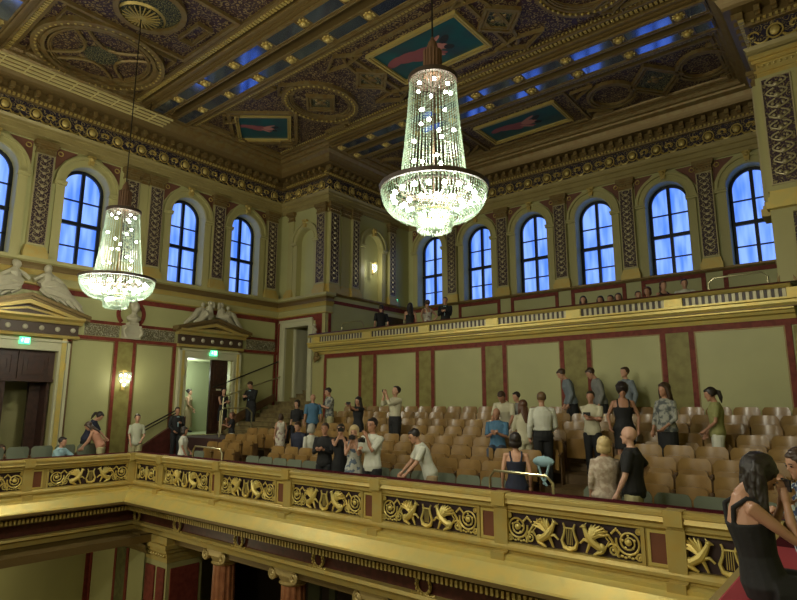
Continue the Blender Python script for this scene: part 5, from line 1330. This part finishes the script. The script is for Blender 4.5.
def person(loc, rz, H, P, label, skin=0, hair=('short', 'brown'), top='white', sleeve=.5, bottom='black', kind='trousers', hem=.30, vox=.013, sleeveless=False, jacket=None, shoes='black', shirt=True, extra=None):
    body = None; S = H; sc = lambda p: p * S
    mb = MB(); LV = [.47, .52, .58, .62, .68, .74, .79, .815, .84]
    loft(mb, [(sc(a), r, f, x * S, y * S) for a, r, f, x, y in torso_rings(P, 0, LV, P.f)])
    mb.tube([sc(P.T(.81)), sc(P.neck), sc(P.head - P.hup * .02)], [.034 * S, .029 * S, .030 * S], 10)
    def HP(x, y, z): return sc(P.head + P.hr * x + P.hf * y + P.hup * z)
    HM = Matrix((P.hr, P.hf, P.hup)).transposed()
    mb.ball(HP(0, -.004, .012), .060 * S, 14, .78, .98, .98, HM)
    mb.ball(HP(0, .012, -.022), .044 * S, 12, .82, .92, 1.05, HM)
    mb.tube([HP(0, .048, .008), HP(0, .062, -.012), HP(0, .053, -.018)], [.004 * S, .0075 * S, .005 * S], 6)
    for sg in (-1, 1):
        mb.ball(HP(sg * .046, -.002, -.004), .012 * S, 8, .45, .8, 1.2, HM)
    mb.ball(HP(0, .048, -.037), .009 * S, 6, 1.5, .6, .5, HM); mb.ball(HP(0, .044, -.055), .014 * S, 6, 1, .7, .8, HM)
    for i, sg in enumerate((-1, 1)):
        a, e, h = sc(P.sh[i]), sc(P.elb[i]), sc(P.hands[i]); k = .88 if P.f else 1.05
        mb.tube([sc(P.T(.805)), a, a * .5 + e * .5, e, e * .6 + h * .4, h], [.024 * S * k, .031 * S * k, .026 * S * k, .021 * S * k, .021 * S * k, .0135 * S * k], 10)
        pn = (P.rt * -sg * .8 + P.fw * .4) if P.hands[i].z < P.sh[i].z - .1 else (P.rt * -sg + P.up * .2)
        hand(mb, h, (h - e), pn, sg, S / 1.0 * .95)
        hp, kn, an = [sc(q) for q in P.legs[i]]
        mb.tube([hp, hp * .5 + kn * .5, kn, kn * .62 + an * .38, an], [.058 * S, .047 * S, .032 * S, .031 * S, .019 * S], 10)
        mb.ball(an + V((0, .03 * S, -.018 * S)), .028 * S, 10, .85, 2.1, .75)
    body = mb.obj('person', [SKIN(skin)], None, True); body.location = loc; body.rotation_euler = (0, 0, rz)
    remesh(body, vox); tag(body, label, 'person')
    # face details
    if vox < .012:
        mb = MB()
        for sg in (-1, 1): mb.ball(HP(sg * .021, .050, .004), .0065 * S, 6, 1.2, .7, .7, HM); mb.tube([HP(sg * .012, .055, .016), HP(sg * .022, .055, .019), HP(sg * .033, .048, .016)], .0022 * S, 4)
        mb.obj('eyes', [mat('dark_eyes', (.02, .012, .01), .3)], body, True)
    # hair
    st, hc = hair; 
    if st != 'bald':
        mb = MB()
        big = {'short': 1.0, 'bob': 1.12, 'long': 1.06, 'pony': 1.02, 'bun': 1.02, 'curly': 1.3, 'longwavy': 1.15}[st]
        mb.ball(HP(0, -.018, .024), .062 * S * big, 14, .84, .92, .90, HM)
        mb.ball(HP(0, .012, .050), .040 * S * (big if vox > .01 else .95), 10, 1.0, .95, .5, HM)
        for sg in (-1, 1): mb.ball(HP(sg * .034, -.012, .01), .032 * S * big, 8, .6, 1, 1.25 if st != 'short' else .9, HM)
        if st in ('bob',):
            mb.ball(HP(0, -.028, -.02), .062 * S, 12, .98, .75, .85, HM)
            for sg in (-1, 1): mb.ball(HP(sg * .046, -.002, -.022), .03 * S, 8, .6, 1, 1.4, HM)
        if st in ('long', 'longwavy') and vox < .01:
            rr = random.Random(11)
            for q in range(46):
                a = PI * (.02 + .96 * rr.random()) ; cx, cy = math.cos(a), -math.sin(a); ph = rr.random() * 6; Lx = rr.uniform(.19, .30)
                pts = []
                for t in [j / 11 for j in range(12)]:
                    if t < .3: b = t / .3; p_ = P.head + P.hr * (.054 * cx * math.sin(b * 1.57)) + P.hf * (-.012 + .058 * cy * math.sin(b * 1.57)) + P.hup * (.02 + .06 * math.cos(b * 1.57))
                    else: b = (t - .3) / .7; p_ = P.head + P.hr * (.054 + .012 * b) * cx + P.hf * (-.012 + (.058 + .03 * b) * cy) + P.hup * .02 - V((0, 0, 1)) * Lx * b * .95
                    p_ = p_ + P.hr * (.007 * math.sin(ph + t * 13)) + P.hf * (.007 * math.cos(ph * 2 + t * 11))
                    pts.append(sc(p_))
                mb.tube(pts, [.010 * S * (1 - .6 * (j / 11) ** 2) + .002 for j in range(12)], 6)
        elif st in ('long', 'longwavy'):
            w = 1.25 if st == 'longwavy' else 1
            pts = [P.head + P.hr * 0 - P.hf * .03 + P.hup * .01, P.neck - P.hf * .045, P.T(.78) - P.fw * .075, P.T(.72 if w == 1 else .69) - P.fw * .085]
            loft(mb, [(sc(q), P.rt, P.fw, r * S * w, r2 * S) for q, r, r2 in zip(pts[::-1], (.022, .048, .052, .05), (.012, .018, .026, .03))], 10)
            for sg in (-1, 1): mb.tube([HP(sg * .04, 0, .02), HP(sg * .05, -.012, -.04), sc(P.T(.79) + P.rt * sg * .06 + P.fw * .0)], [.02 * S * w, .02 * S * w, .008 * S], 7)
        if st == 'pony': mb.tube([HP(0, -.06, .025), HP(0, -.09, .0), HP(0, -.085, -.06), HP(0, -.07, -.12)], [.014 * S, .024 * S, .022 * S, .006 * S], 8)
        if st == 'bun': mb.ball(HP(0, -.07, .03), .026 * S, 8)
        if st == 'curly':
            rr = random.Random(5)
            for q in range(22):
                a = rr.uniform(0, 2 * PI); b = rr.uniform(.0, 1.4); mb.ball(HP(.058 * math.cos(a) * math.cos(b), -.018 + .055 * math.sin(a) * math.cos(b) - .01, .03 + .05 * math.sin(b)), .018 * S, 6)
        o = mb.obj('hair', [HAIRM(hc)], body, True); remesh(o, .012 if vox > .01 else .006, 1)
    elif hc: pass
    # clothes
    TM = CM(top) if isinstance(top, str) else top
    if kind == 'dress':
        mb = MB(); lv = ([.47] if P.sit else []) + [.52, .58, .62, .68, .74] + ([] if sleeveless else [.79, .815])
        rings = torso_rings(P, .010, lv, P.f)
        if not P.sit: rings = [(P.hip + V((0, 0, hem - .5)), P.rt, V((0, 1, 0)), .115, .10), (P.hip + V((0, 0, (hem - .5) * .5)), P.rt, V((0, 1, 0)), .108, .09)] + rings
        loft(mb, [(sc(a), r, f, x * S, y * S) for a, r, f, x, y in rings], 16)
        if P.sit:
            for hp, kn, an in P.legs: mb.tube([sc(hp), sc(hp * .5 + kn * .5), sc(kn + V((0, .02, 0))), sc(kn * .5 + an * .5)], [.078 * S, .066 * S, .056 * S, .06 * S], 12)
        for sg in (-1, 1):
            mb.tube([sc(P.T(.73) + P.rt * sg * .055 + P.fw * .066), sc(P.T(.80) + P.rt * sg * .06 + P.fw * .045), sc(P.T(.825) + P.rt * sg * .055), sc(P.T(.80) + P.rt * sg * .055 - P.fw * .055), sc(P.T(.73) + P.rt * sg * .04 - P.fw * .064)], .011 * S if sleeveless else .024 * S, 6)
        o = mb.obj('dress', [TM], body, True); remesh(o, min(vox + .002, .014), 1)
    else:
        mb = MB(); lo = [.47, .52] if not (jacket == 'tuck') else [.58]
        lv = lo + [.58, .62, .68, .74, .79, .815, .84]; lv = sorted(set(lv))
        if sleeveless: lv = lv[:-2]
        loft(mb, [(sc(a), r, f, x * S, y * S) for a, r, f, x, y in torso_rings(P, .012, lv, P.f)], 16)
        if sleeveless:
            for sg in (-1, 1): mb.tube([sc(P.T(.77) + P.rt * sg * .06 + P.fw * .055), sc(P.T(.825) + P.rt * sg * .06), sc(P.T(.77) + P.rt * sg * .05 - P.fw * .06)], .016 * S, 6)
        for i in range(2):
            if sleeveless: continue
            a, e, h = sc(P.sh[i]), sc(P.elb[i]), sc(P.hands[i]); k = .93 if P.f else 1.1
            if sleeve <= .5: t = sleeve * 2; pts = [sc(P.T(.812)), a, a.lerp(e, t * .9)]; rr = [.024, .036, .033]
            else: pts = [sc(P.T(.812)), a, a.lerp(e, .5), e, e.lerp(h, (sleeve - .5) * 2 * .95)]; rr = [.024, .036, .032, .029, .024]
            mb.tube(pts, [q * S * k for q in rr], 10)
        o = mb.obj('jacket' if jacket == 'suit' else 'shirt', [TM], body, True); remesh(o, min(vox + .002, .014), 1)
        if jacket == 'suit':
            mb = MB(); b0 = P.T(.815) + P.fw * .055
            mb.extr([sc(P.T(.82) + P.fw * .045 - P.rt * .025), sc(P.T(.82) + P.fw * .045 + P.rt * .025), sc(P.T(.62) + P.fw * .078 + P.rt * .004), sc(P.T(.62) + P.fw * .078 - P.rt * .004)], P.fw * .012 * S)
            mb.obj('shirt_front', [CM('lightblue' if top == 'black' else 'white')], body)
        if kind in ('trousers', 'shorts'):
            mb = MB(); lv = [.47, .52, .58] if not P.sit else [.47, .52]
            loft(mb, [(sc(a), r, f, x * S, y * S) for a, r, f, x, y in torso_rings(P, .009 if jacket != 'tuck' else .015, lv, P.f)], 14)
            for hp, kn, an in P.legs:
                hp, kn, an = sc(hp), sc(kn), sc(an)
                if kind == 'trousers': mb.tube([hp, hp.lerp(kn, .5), kn, kn.lerp(an, .5), an + V((0, 0, .01))], [.066 * S, .056 * S, .044 * S, .04 * S, .036 * S], 10)
                else: mb.tube([hp, hp.lerp(kn, .5), hp.lerp(kn, .85)], [.067 * S, .062 * S, .06 * S], 10)
            o = mb.obj('trousers' if kind == 'trousers' else 'shorts', [CM(bottom)], body, True); remesh(o, .014, 1)
        elif kind == 'skirt':
            mb = MB(); loft(mb, [(sc(P.hip + V((0, 0, hem - .5))), V((1, 0, 0)), V((0, 1, 0)), .105 * S, .09 * S), (sc(P.hip), P.rt, P.fw, .112 * S, .086 * S), (sc(P.T(.60)), P.rt, P.fw, .085 * S, .066 * S)], 16)
            o = mb.obj('skirt', [CM(bottom)], body, True); remesh(o, .014, 1)
    if shoes:
        for hp, kn, an in P.legs:
            mb = MB(); q = sc(an); mb.ball(q + V((0, .028 * S, -.02 * S)), .031 * S, 10, .9, 2.1, .8); mb.tube([q + V((0, 0, -.02 * S)), q + V((0, 0, .015 * S))], .026 * S, 8); mb.obj('shoe', [CM(shoes)], body, True)
    return body
HLOG = []
def viewer_rz(x, y, v):
    c = math.atan2(-y, -x); return c - math.radians(v) - PI / 2
def put(px, py, Y, v, label, floor=None, sitz=None, P=None, Hfix=None, **kw):
    """stand a person so that the crown of the head is seen where the photograph shows it"""
    P = P or {}; pose = Pose(**P); w = onY(px, py, Y); fz = floorz(Y) if floor is None else floor
    for it in range(6):
        H = (w.z - fz) / pose.top.z if Hfix is None else Hfix
        rz = viewer_rz(w.x, w.y, v); off = Matrix.Rotation(rz, 3, 'Z') @ V((pose.top.x, pose.top.y, 0)) * H
    if Hfix is not None: fz = w.z - pose.top.z * H
    HLOG.append((round(H, 2), label[:40]))
    loc = V((w.x - off.x, w.y - off.y, fz)); kw.pop('held', None)
    b = person(loc, rz, H, pose, label, **kw)
    return b, pose, H, loc, rz
def hpos(r, i, d=(0, 0, 0)):
    b, P, H, loc, rz = r; q = P.hands[i] * H + (P.hands[i] - P.elb[i]).normalized() * .06 + P.rt * d[0] + P.fw * d[1] + V((0, 0, 1)) * d[2]
    return loc + Matrix.Rotation(rz, 3, 'Z') @ q
def phone(r, i, label, d=(0, .02, .03), cam=False, both=False, flat=False, name='phone'):
    p = hpos(r, i, d) if not both else (hpos(r, 0, d) + hpos(r, 1, d)) / 2
    if cam:
        root = empty('camera', p, r[4], 0) if False else None
        o = empty('camera', p, r[4], label, 'camera'); mb = MB(); mb.box(-.065, .065, -.025, .025, -.04, .04); mb.box(-.03, .03, -.02, .02, .04, .058); mb.obj('camera_body', [IRON], o)
        mb = MB(); mb.tube([(0, .02, 0), (0, .085, 0)], .032, 12); mb.obj('lens', [CM('black')], o); return o
    o = empty(name, p, r[4], label, name); mb = MB()
    if flat: mb.box(-.036, .036, -.07, .07, -.004, .004)
    else: mb.box(-.07, .07, -.004, .004, -.036, .036)
    mb.obj('phone_body', [CM('black')], o); mb = MB()
    if flat: mb.box(-.033, .033, -.066, .066, .004, .006)
    else: mb.box(-.066, .066, -.006, -.004, -.033, .033)
    mb.obj('screen', [mat('phone_screen', (.02, .025, .035), .1)], o); return o
def build_people():
    GZ = 1.9
    # ---- upper gallery
    put(381, 305, 16.2, 160, 'man in black t-shirt and cap standing at the left end of the gallery', GZ, hair=('short', 'black'), top='black')
    put(410, 303, 16.0, 175, 'woman with long dark hair and open-backed black dress, second from left on the gallery', GZ, P=dict(female=True, arms=('hold', 'down')), hair=('long', 'black'), top='black', kind='dress', sleeveless=True)
    put(427, 300, 16.4, 150, 'woman in white dress with raised elbow on the gallery', GZ, P=dict(female=True, arms=('hip', 'hip')), hair=('bun', 'brown'), top='whitefloral', kind='dress', sleeveless=True)
    put(445, 297, 16.2, 10, 'person in black jacket holding a white bag on the gallery', GZ, P=dict(arms=('hold', 'hold')), hair=('short', 'black'), top='black', jacket='suit', sleeve=1)
    for px, py, v, lab, kw in (
        (583, 296, 0, 'dark-haired woman in white seated leftmost of the row at the gallery rail', dict(hair=('long', 'black'), top='white')),
        (600, 296, 10, 'dark-haired woman in dark dress seated second from left at the gallery rail', dict(hair=('long', 'black'), top='navy')),
        (610, 295, 20, 'person in salmon top seated behind the gallery rail, third from left', dict(hair=('short', 'brown'), top='salmon')),
        (618, 293, 0, 'dark-haired person in pale blue seated at the gallery rail, fourth from left', dict(hair=('long', 'brown'), top='lightblue')),
        (638, 291, -10, 'short-haired person in navy seated mid-row at the gallery rail', dict(hair=('short', 'brown'), top='navy')),
        (647, 287, 20, 'person in salmon top resting arms on the gallery rail', dict(hair=('bob', 'auburn'), top='salmon')),
        (663, 281, -30, 'woman in black sleeveless top with ponytail seated at the gallery rail', dict(hair=('pony', 'auburn'), top='black', sleeveless=True)),
        (684, 279, -10, 'man in white shirt reading a dark folder, rightmost at the gallery rail', dict(hair=('short', 'black'), top='white'))):
        fem = 'man' != lab[:3] and 'person in navy' not in lab
        put(px, py, 15.75, v, lab, None, P=dict(sit=True, female=fem, arms=('reach', 'rail')), Hfix=1.66, kind='trousers', bottom='navy', **kw)
    # ---- by the panel wall
    A = dict(P=dict(lean=12, nod=25, stride=.6), hair=('short', 'brown'), sleeve=1.0, bottom='black')
    put(558, 370, 14.0, 82, 'young man in grey-blue shirt bowing his head by the panel wall, leftmost of three', top='greyblue', **A)
    put(587, 369, 14.0, 75, 'young man in grey shirt looking down, middle of the three by the wall', top='grey', **A)
    put(624, 367, 14.2, 50, 'young man in blue-grey shirt, rightmost of the three by the panel wall', P=dict(), hair=('short', 'brown'), top='greyblue', sleeve=1.0)
    r = put(590, 391, 11.85, 15, 'man in pale yellow t-shirt standing with hands joined in the upper rows', P=dict(arms=('hold', (-.2, .14, -.12))), skin=1, hair=('short', 'black'), top='cream', sleeve=.4)
    phone(r, 0, 'phone held by the man in pale yellow t-shirt')
    put(622, 384, 11.75, -5, 'woman with curly black hair in a black tank dress and scarf', P=dict(female=True, nod=15, build=1.1, arms=((.04, .04, -.29), (.05, .08, -.26))), skin=1, hair=('curly', 'black'), top='black', kind='dress', sleeveless=True)
    put(663, 383, 11.8, 40, 'woman with long dark hair in a grey patterned shawl and black skirt', P=dict(female=True, arms=('low', 'drop'), build=1.1), skin=1, hair=('longwavy', 'brown'), top='shawl', sleeve=.8, kind='skirt', bottom='black', hem=.2)
    r = put(707, 388, 12.0, 85, 'woman with dark ponytail in olive t-shirt and white trousers facing left', P=dict(female=True, nod=18, arms=('low', 'drop')), skin=1, hair=('pony', 'black'), top='olive', sleeve=.4, bottom='white')
    # ---- centre group
    put(541, 392, 11.1, 172, 'man in white shirt and black trousers seen from behind in the centre aisle', P=dict(arms=('down', 'low'), build=1.08), hair=('short', 'lightbrown'), top='white', sleeve=1.0, jacket='tuck')
    put(522, 400, 11.0, 150, 'woman with long brown hair in cream top beside the man in white shirt', P=dict(female=True, arms=('hold', 'low')), hair=('long', 'auburn'), top='cream', sleeve=.9, bottom='cream')
    put(500, 393, 12.1, 20, 'man in cream shirt bending forward behind the seated man in blue', P=dict(lean=30, nod=20, arms=('rail', 'rail')), skin=1, hair=('short', 'brown'), top='cream', sleeve=.5)
    put(515, 392, 12.4, 60, 'man in dark vest partly hidden behind the woman in cream', P=dict(lean=15), hair=('short', 'black'), top='grey', sleeve=.5)
    put(496, 408, 11.15, 10, 'seated older man in a blue short-sleeved shirt', P=dict(sit=True, nod=15, arms=('hold', 'hold')), skin=1, hair=('bald', ''), top='blue', sleeve=.5, bottom='denim', Hfix=1.72)
    # ---- at the parapet, right of centre
    put(515, 433, 8.75, 178, 'woman with dark bob in navy sleeveless dress seen from behind at the guard rail', P=dict(female=True, arms=('down', 'down')), hair=('bob', 'black'), top='navy', kind='dress', sleeveless=True, vox=.011)
    put(603, 437, 8.7, 170, 'woman with short blonde hair in a knitted cream top seen from behind', P=dict(female=True, build=1.22, arms=('down', 'low')), hair=('bob', 'blonde'), top='knit', sleeve=.75, bottom='beige', vox=.011)
    put(628, 426, 8.75, 100, 'bald man in black polo shirt and pale khaki shorts facing left', P=dict(build=1.12, arms=('drop', 'hip')), skin=3, hair=('bald', ''), top='black', sleeve=.45, kind='shorts', bottom='khaki', vox=.011)
    put(411, 430, 8.72, 80, 'young man in white t-shirt and beige trousers leaning on the parapet', P=dict(lean=22, nod=10, arms=('rail', 'rail')), hair=('short', 'black'), top='white', sleeve=.45, bottom='beige', vox=.011)
    r = put(397, 386, 12.0, 55, 'man in cream shirt raising a camera with both hands among the upper seats', P=dict(nod=-15, arms=('face', 'face')), hair=('short', 'black'), top='cream', sleeve=.7, jacket='tuck')
    phone(r, 0, 'phone raised by the man in cream shirt', (.05, .03, .03))
    r = put(358, 397, 11.8, 35, 'woman with dark curly hair in black top holding up a phone at arm length', P=dict(female=True, arms=((-.1, .27, .06), (-.12, .27, .06))), skin=1, hair=('longwavy', 'black'), top='black', sleeve=.4)
    phone(r, 1, 'phone held out by the woman with dark curly hair', (.03, .03, .04))
    put(327, 388, 12.6, 70, 'bearded man in grey striped short-sleeved shirt looking down to the left', P=dict(nod=15, arms=('hold', 'hold')), hair=('short', 'black'), top='shawl', sleeve=.5, bottom='khaki')
    put(313, 394, 12.2, 165, 'balding man in blue short-sleeved shirt seen from behind', P=dict(build=1.1), hair=('bald', ''), top='blue', sleeve=.5)
    put(297, 400, 12.4, 30, 'dark-haired woman in black seated below the stairs', P=dict(sit=True, female=True), Hfix=1.68, hair=('bob', 'black'), top='black', sleeve=.5)
    put(281, 414, 11.2, 165, 'woman in white floral dress seen from behind among the left seats', P=dict(female=True, build=1.1), hair=('bob', 'brown'), top='whitefloral', kind='dress', hem=.2)
    put(297, 422, 10.4, 40, 'seated person in dark blue shirt beside the white-haired person', P=dict(sit=True, nod=15), Hfix=1.72, hair=('short', 'brown'), top='navy', sleeve=.6)
    put(311, 424, 10.4, 150, 'grey-haired person in white seated among the left seats', P=dict(sit=True, female=True), Hfix=1.7, hair=('bob', 'grey'), top='white', sleeve=.6)
    r = put(325, 423, 9.0, 20, 'man in dark waistcoat photographing with a phone behind the parapet', P=dict(arms=('hold', 'hold')), skin=1, hair=('short', 'brown'), top='black', sleeve=.9, vox=.011)
    phone(r, 0, 'phone held by the man in dark waistcoat', (.03, .02, .04))
    r = put(341, 424, 9.1, 0, 'woman in black holding a camera before her face', P=dict(female=True, arms=('face', 'face')), hair=('short', 'black'), top='black', sleeve=.5, kind='dress', vox=.011)
    phone(r, 0, 'small camera before the face of the woman in black', (0, .02, .04), cam=True, both=True)
    r = put(354, 426, 8.7, 10, 'blonde woman in blue and white floral dress taking a picture at the parapet', P=dict(female=True, nod=10, arms=('chin', 'chin')), skin=0, hair=('bob', 'blonde'), top='floral', kind='dress', sleeveless=True, vox=.011)
    phone(r, 0, 'dark camera held by the blonde woman in floral dress', (.0, .03, .05), cam=True, both=True)
    r = put(372, 418, 8.72, 40, 'man in white t-shirt with a camera strap standing at the parapet', P=dict(arms=('chin', 'hold')), skin=1, hair=('short', 'black'), top='white', sleeve=.5, vox=.011)
    phone(r, 0, 'black camera held by the man in white t-shirt', (0, .03, .02), cam=True, both=True)
    # ---- left: landing, side balcony
    r = put(249, 382, 13.3, 40, 'man in black suit reading his phone at the foot of the stairs', -1.04, P=dict(nod=30, arms=('hold', 'hold')), hair=('short', 'brown'), top='black', sleeve=1, jacket='suit')
    phone(r, 0, 'phone held by the suited man at the stairs')
    put(224, 388, 12.6, -30, 'woman in black dress with bare legs on the landing by the doorway', -1.04, P=dict(female=True, arms=('hold', 'hold')), hair=('bun', 'black'), top='black', kind='dress', sleeve=.5, hem=.28, shoes='white')
    r = put(232, 412, 11.3, 80, 'woman in black lace top and white shorts raising a phone on the left', P=dict(female=True, arms=('hold', 'chin')), skin=1, hair=('pony', 'auburn'), top='black', sleeve=.35, kind='shorts', bottom='white')
    phone(r, 0, 'phone raised by the woman in black lace top', (.02, .02, .04))
    put(190, 389, 12.35, -80, 'woman in beige dress with dark belt walking out of the green lobby', -1.02, P=dict(female=True, stride=.4, arms=('drop', 'low')), hair=('bun', 'black'), top='beige', kind='dress', hem=.12)
    put(178, 407, 10.25, -20, 'man in black suit with pale blue shirt behind the left corner of the parapet', P=dict(arms=('hold', 'low')), skin=1, hair=('short', 'black'), top='black', sleeve=1, jacket='suit')
    put(185, 427, 9.0, -70, 'dark-haired woman in white t-shirt standing behind the left guard rail', P=dict(female=True, arms=('low', 'drop')), skin=1, hair=('bob', 'black'), top='white', sleeve=.4)
    put(138, 414, 8.4, -10, 'woman in pale t-shirt and khaki trousers standing on the left side balcony', -1.9, P=dict(female=True, arms=('low', 'drop')), hair=('short', 'black'), top='pale', sleeve=.45, bottom='khaki')
    put(103, 413, 7.95, -75, 'woman in navy top with dark ponytail leaning forward on the side balcony', -1.9, P=dict(female=True, lean=20, nod=25, arms=('rail', 'rail')), hair=('pony', 'black'), top='navy', sleeve=.5)
    put(86, 423, 7.1, 100, 'woman with long brown hair in salmon top bending over a seat', -1.9, P=dict(female=True, lean=30, nod=15, arms=('rail', 'rail')), hair=('long', 'brown'), top='salmon', sleeveless=True, bottom='khaki')
    put(64, 437, 6.5, -60, 'seated man in light blue t-shirt with arm on the left parapet', P=dict(sit=True, lean=10, arms=('reach', 'rail')), Hfix=1.72, hair=('short', 'black'), top='lightblue', sleeve=.5)
    put(2, 445, 5.3, -20, 'person in patterned top resting on the parapet at the left edge', P=dict(sit=True, female=True, arms=('chin', 'reach')), Hfix=1.65, hair=('bob', 'brown'), top='salmon', sleeve=.4)
    # ---- right foreground
    r = put(770, 461, 4.5, -108, 'woman with long dark wavy hair in backless black dress looking at her phone, nearest figure', None, P=dict(female=True, nod=44, lean=-9, sit=True, arms=((-.06, .14, -.02), (-.06, .13, .01))), Hfix=1.68, skin=0, hair=('longwavy', 'black'), top='black', kind='dress', sleeveless=True, hem=.1, vox=.007)
    phone(r, 1, 'phone with purple case held by the nearest woman in black', (0, .02, .03))
    put(793, 450, 6.0, 60, 'person in patterned blouse at the right edge looking down', None, P=dict(female=True, nod=15, arms=('chin', 'hold')), Hfix=1.66, skin=0, hair=('bob', 'brown'), top='patterned', sleeve=.7, vox=.01)
    for h, l in HLOG:
        if h < 1.5 or h > 1.95: print('HEIGHT', h, l)
    # bag on a seat
    root = empty('blue_bag', (-4.75, 9.32, -1.3), 0, 'light blue bag hanging on a plywood seat beside the centre aisle', 'bag')
    mb = MB(); mb.ball((0, -.06, -.02), .13, 10, 1.5, .5, .7); mb.obj('bag_body', [CM('lightblue')], root, True)
    mb = MB(); mb.tube([(-.1, -.08, -.02), (-.02, -.1, -.28), (.06, -.09, -.4)], .02, 6); mb.tube([(.12, -.08, -.02), (.06, -.1, -.25), (.0, -.09, -.38)], .02, 6); mb.obj('strap', [CM('lightblue')], root, True)
    root.location = onY(545, 460, 9.25)
# ================================================================== RUN
build_shell(); build_frieze(); build_clerestory(); build_left_lower(); build_doors(); build_wall_lamp()
build_rear(); build_gallery_trim(); build_balcony(); build_below(); build_ceiling(); build_chandeliers()
if 'build_seats' in globals(): build_seats()
if 'build_people' in globals(): build_people()
wd = bpy.data.worlds.new('dusk'); SC.world = wd; wd.use_nodes = True
wd.node_tree.nodes['Background'].inputs[0].default_value = (.02, .06, .25, 1); wd.node_tree.nodes['Background'].inputs[1].default_value = .3
SC.view_settings.view_transform = 'Standard'; SC.view_settings.look = 'None'; SC.view_settings.exposure = 0.15; SC.view_settings.gamma = 1
SC.cycles.use_denoising = True; SC.cycles.max_bounces = 6; SC.cycles.diffuse_bounces = 2; SC.cycles.glossy_bounces = 3
SC.cycles.sample_clamp_indirect = 4
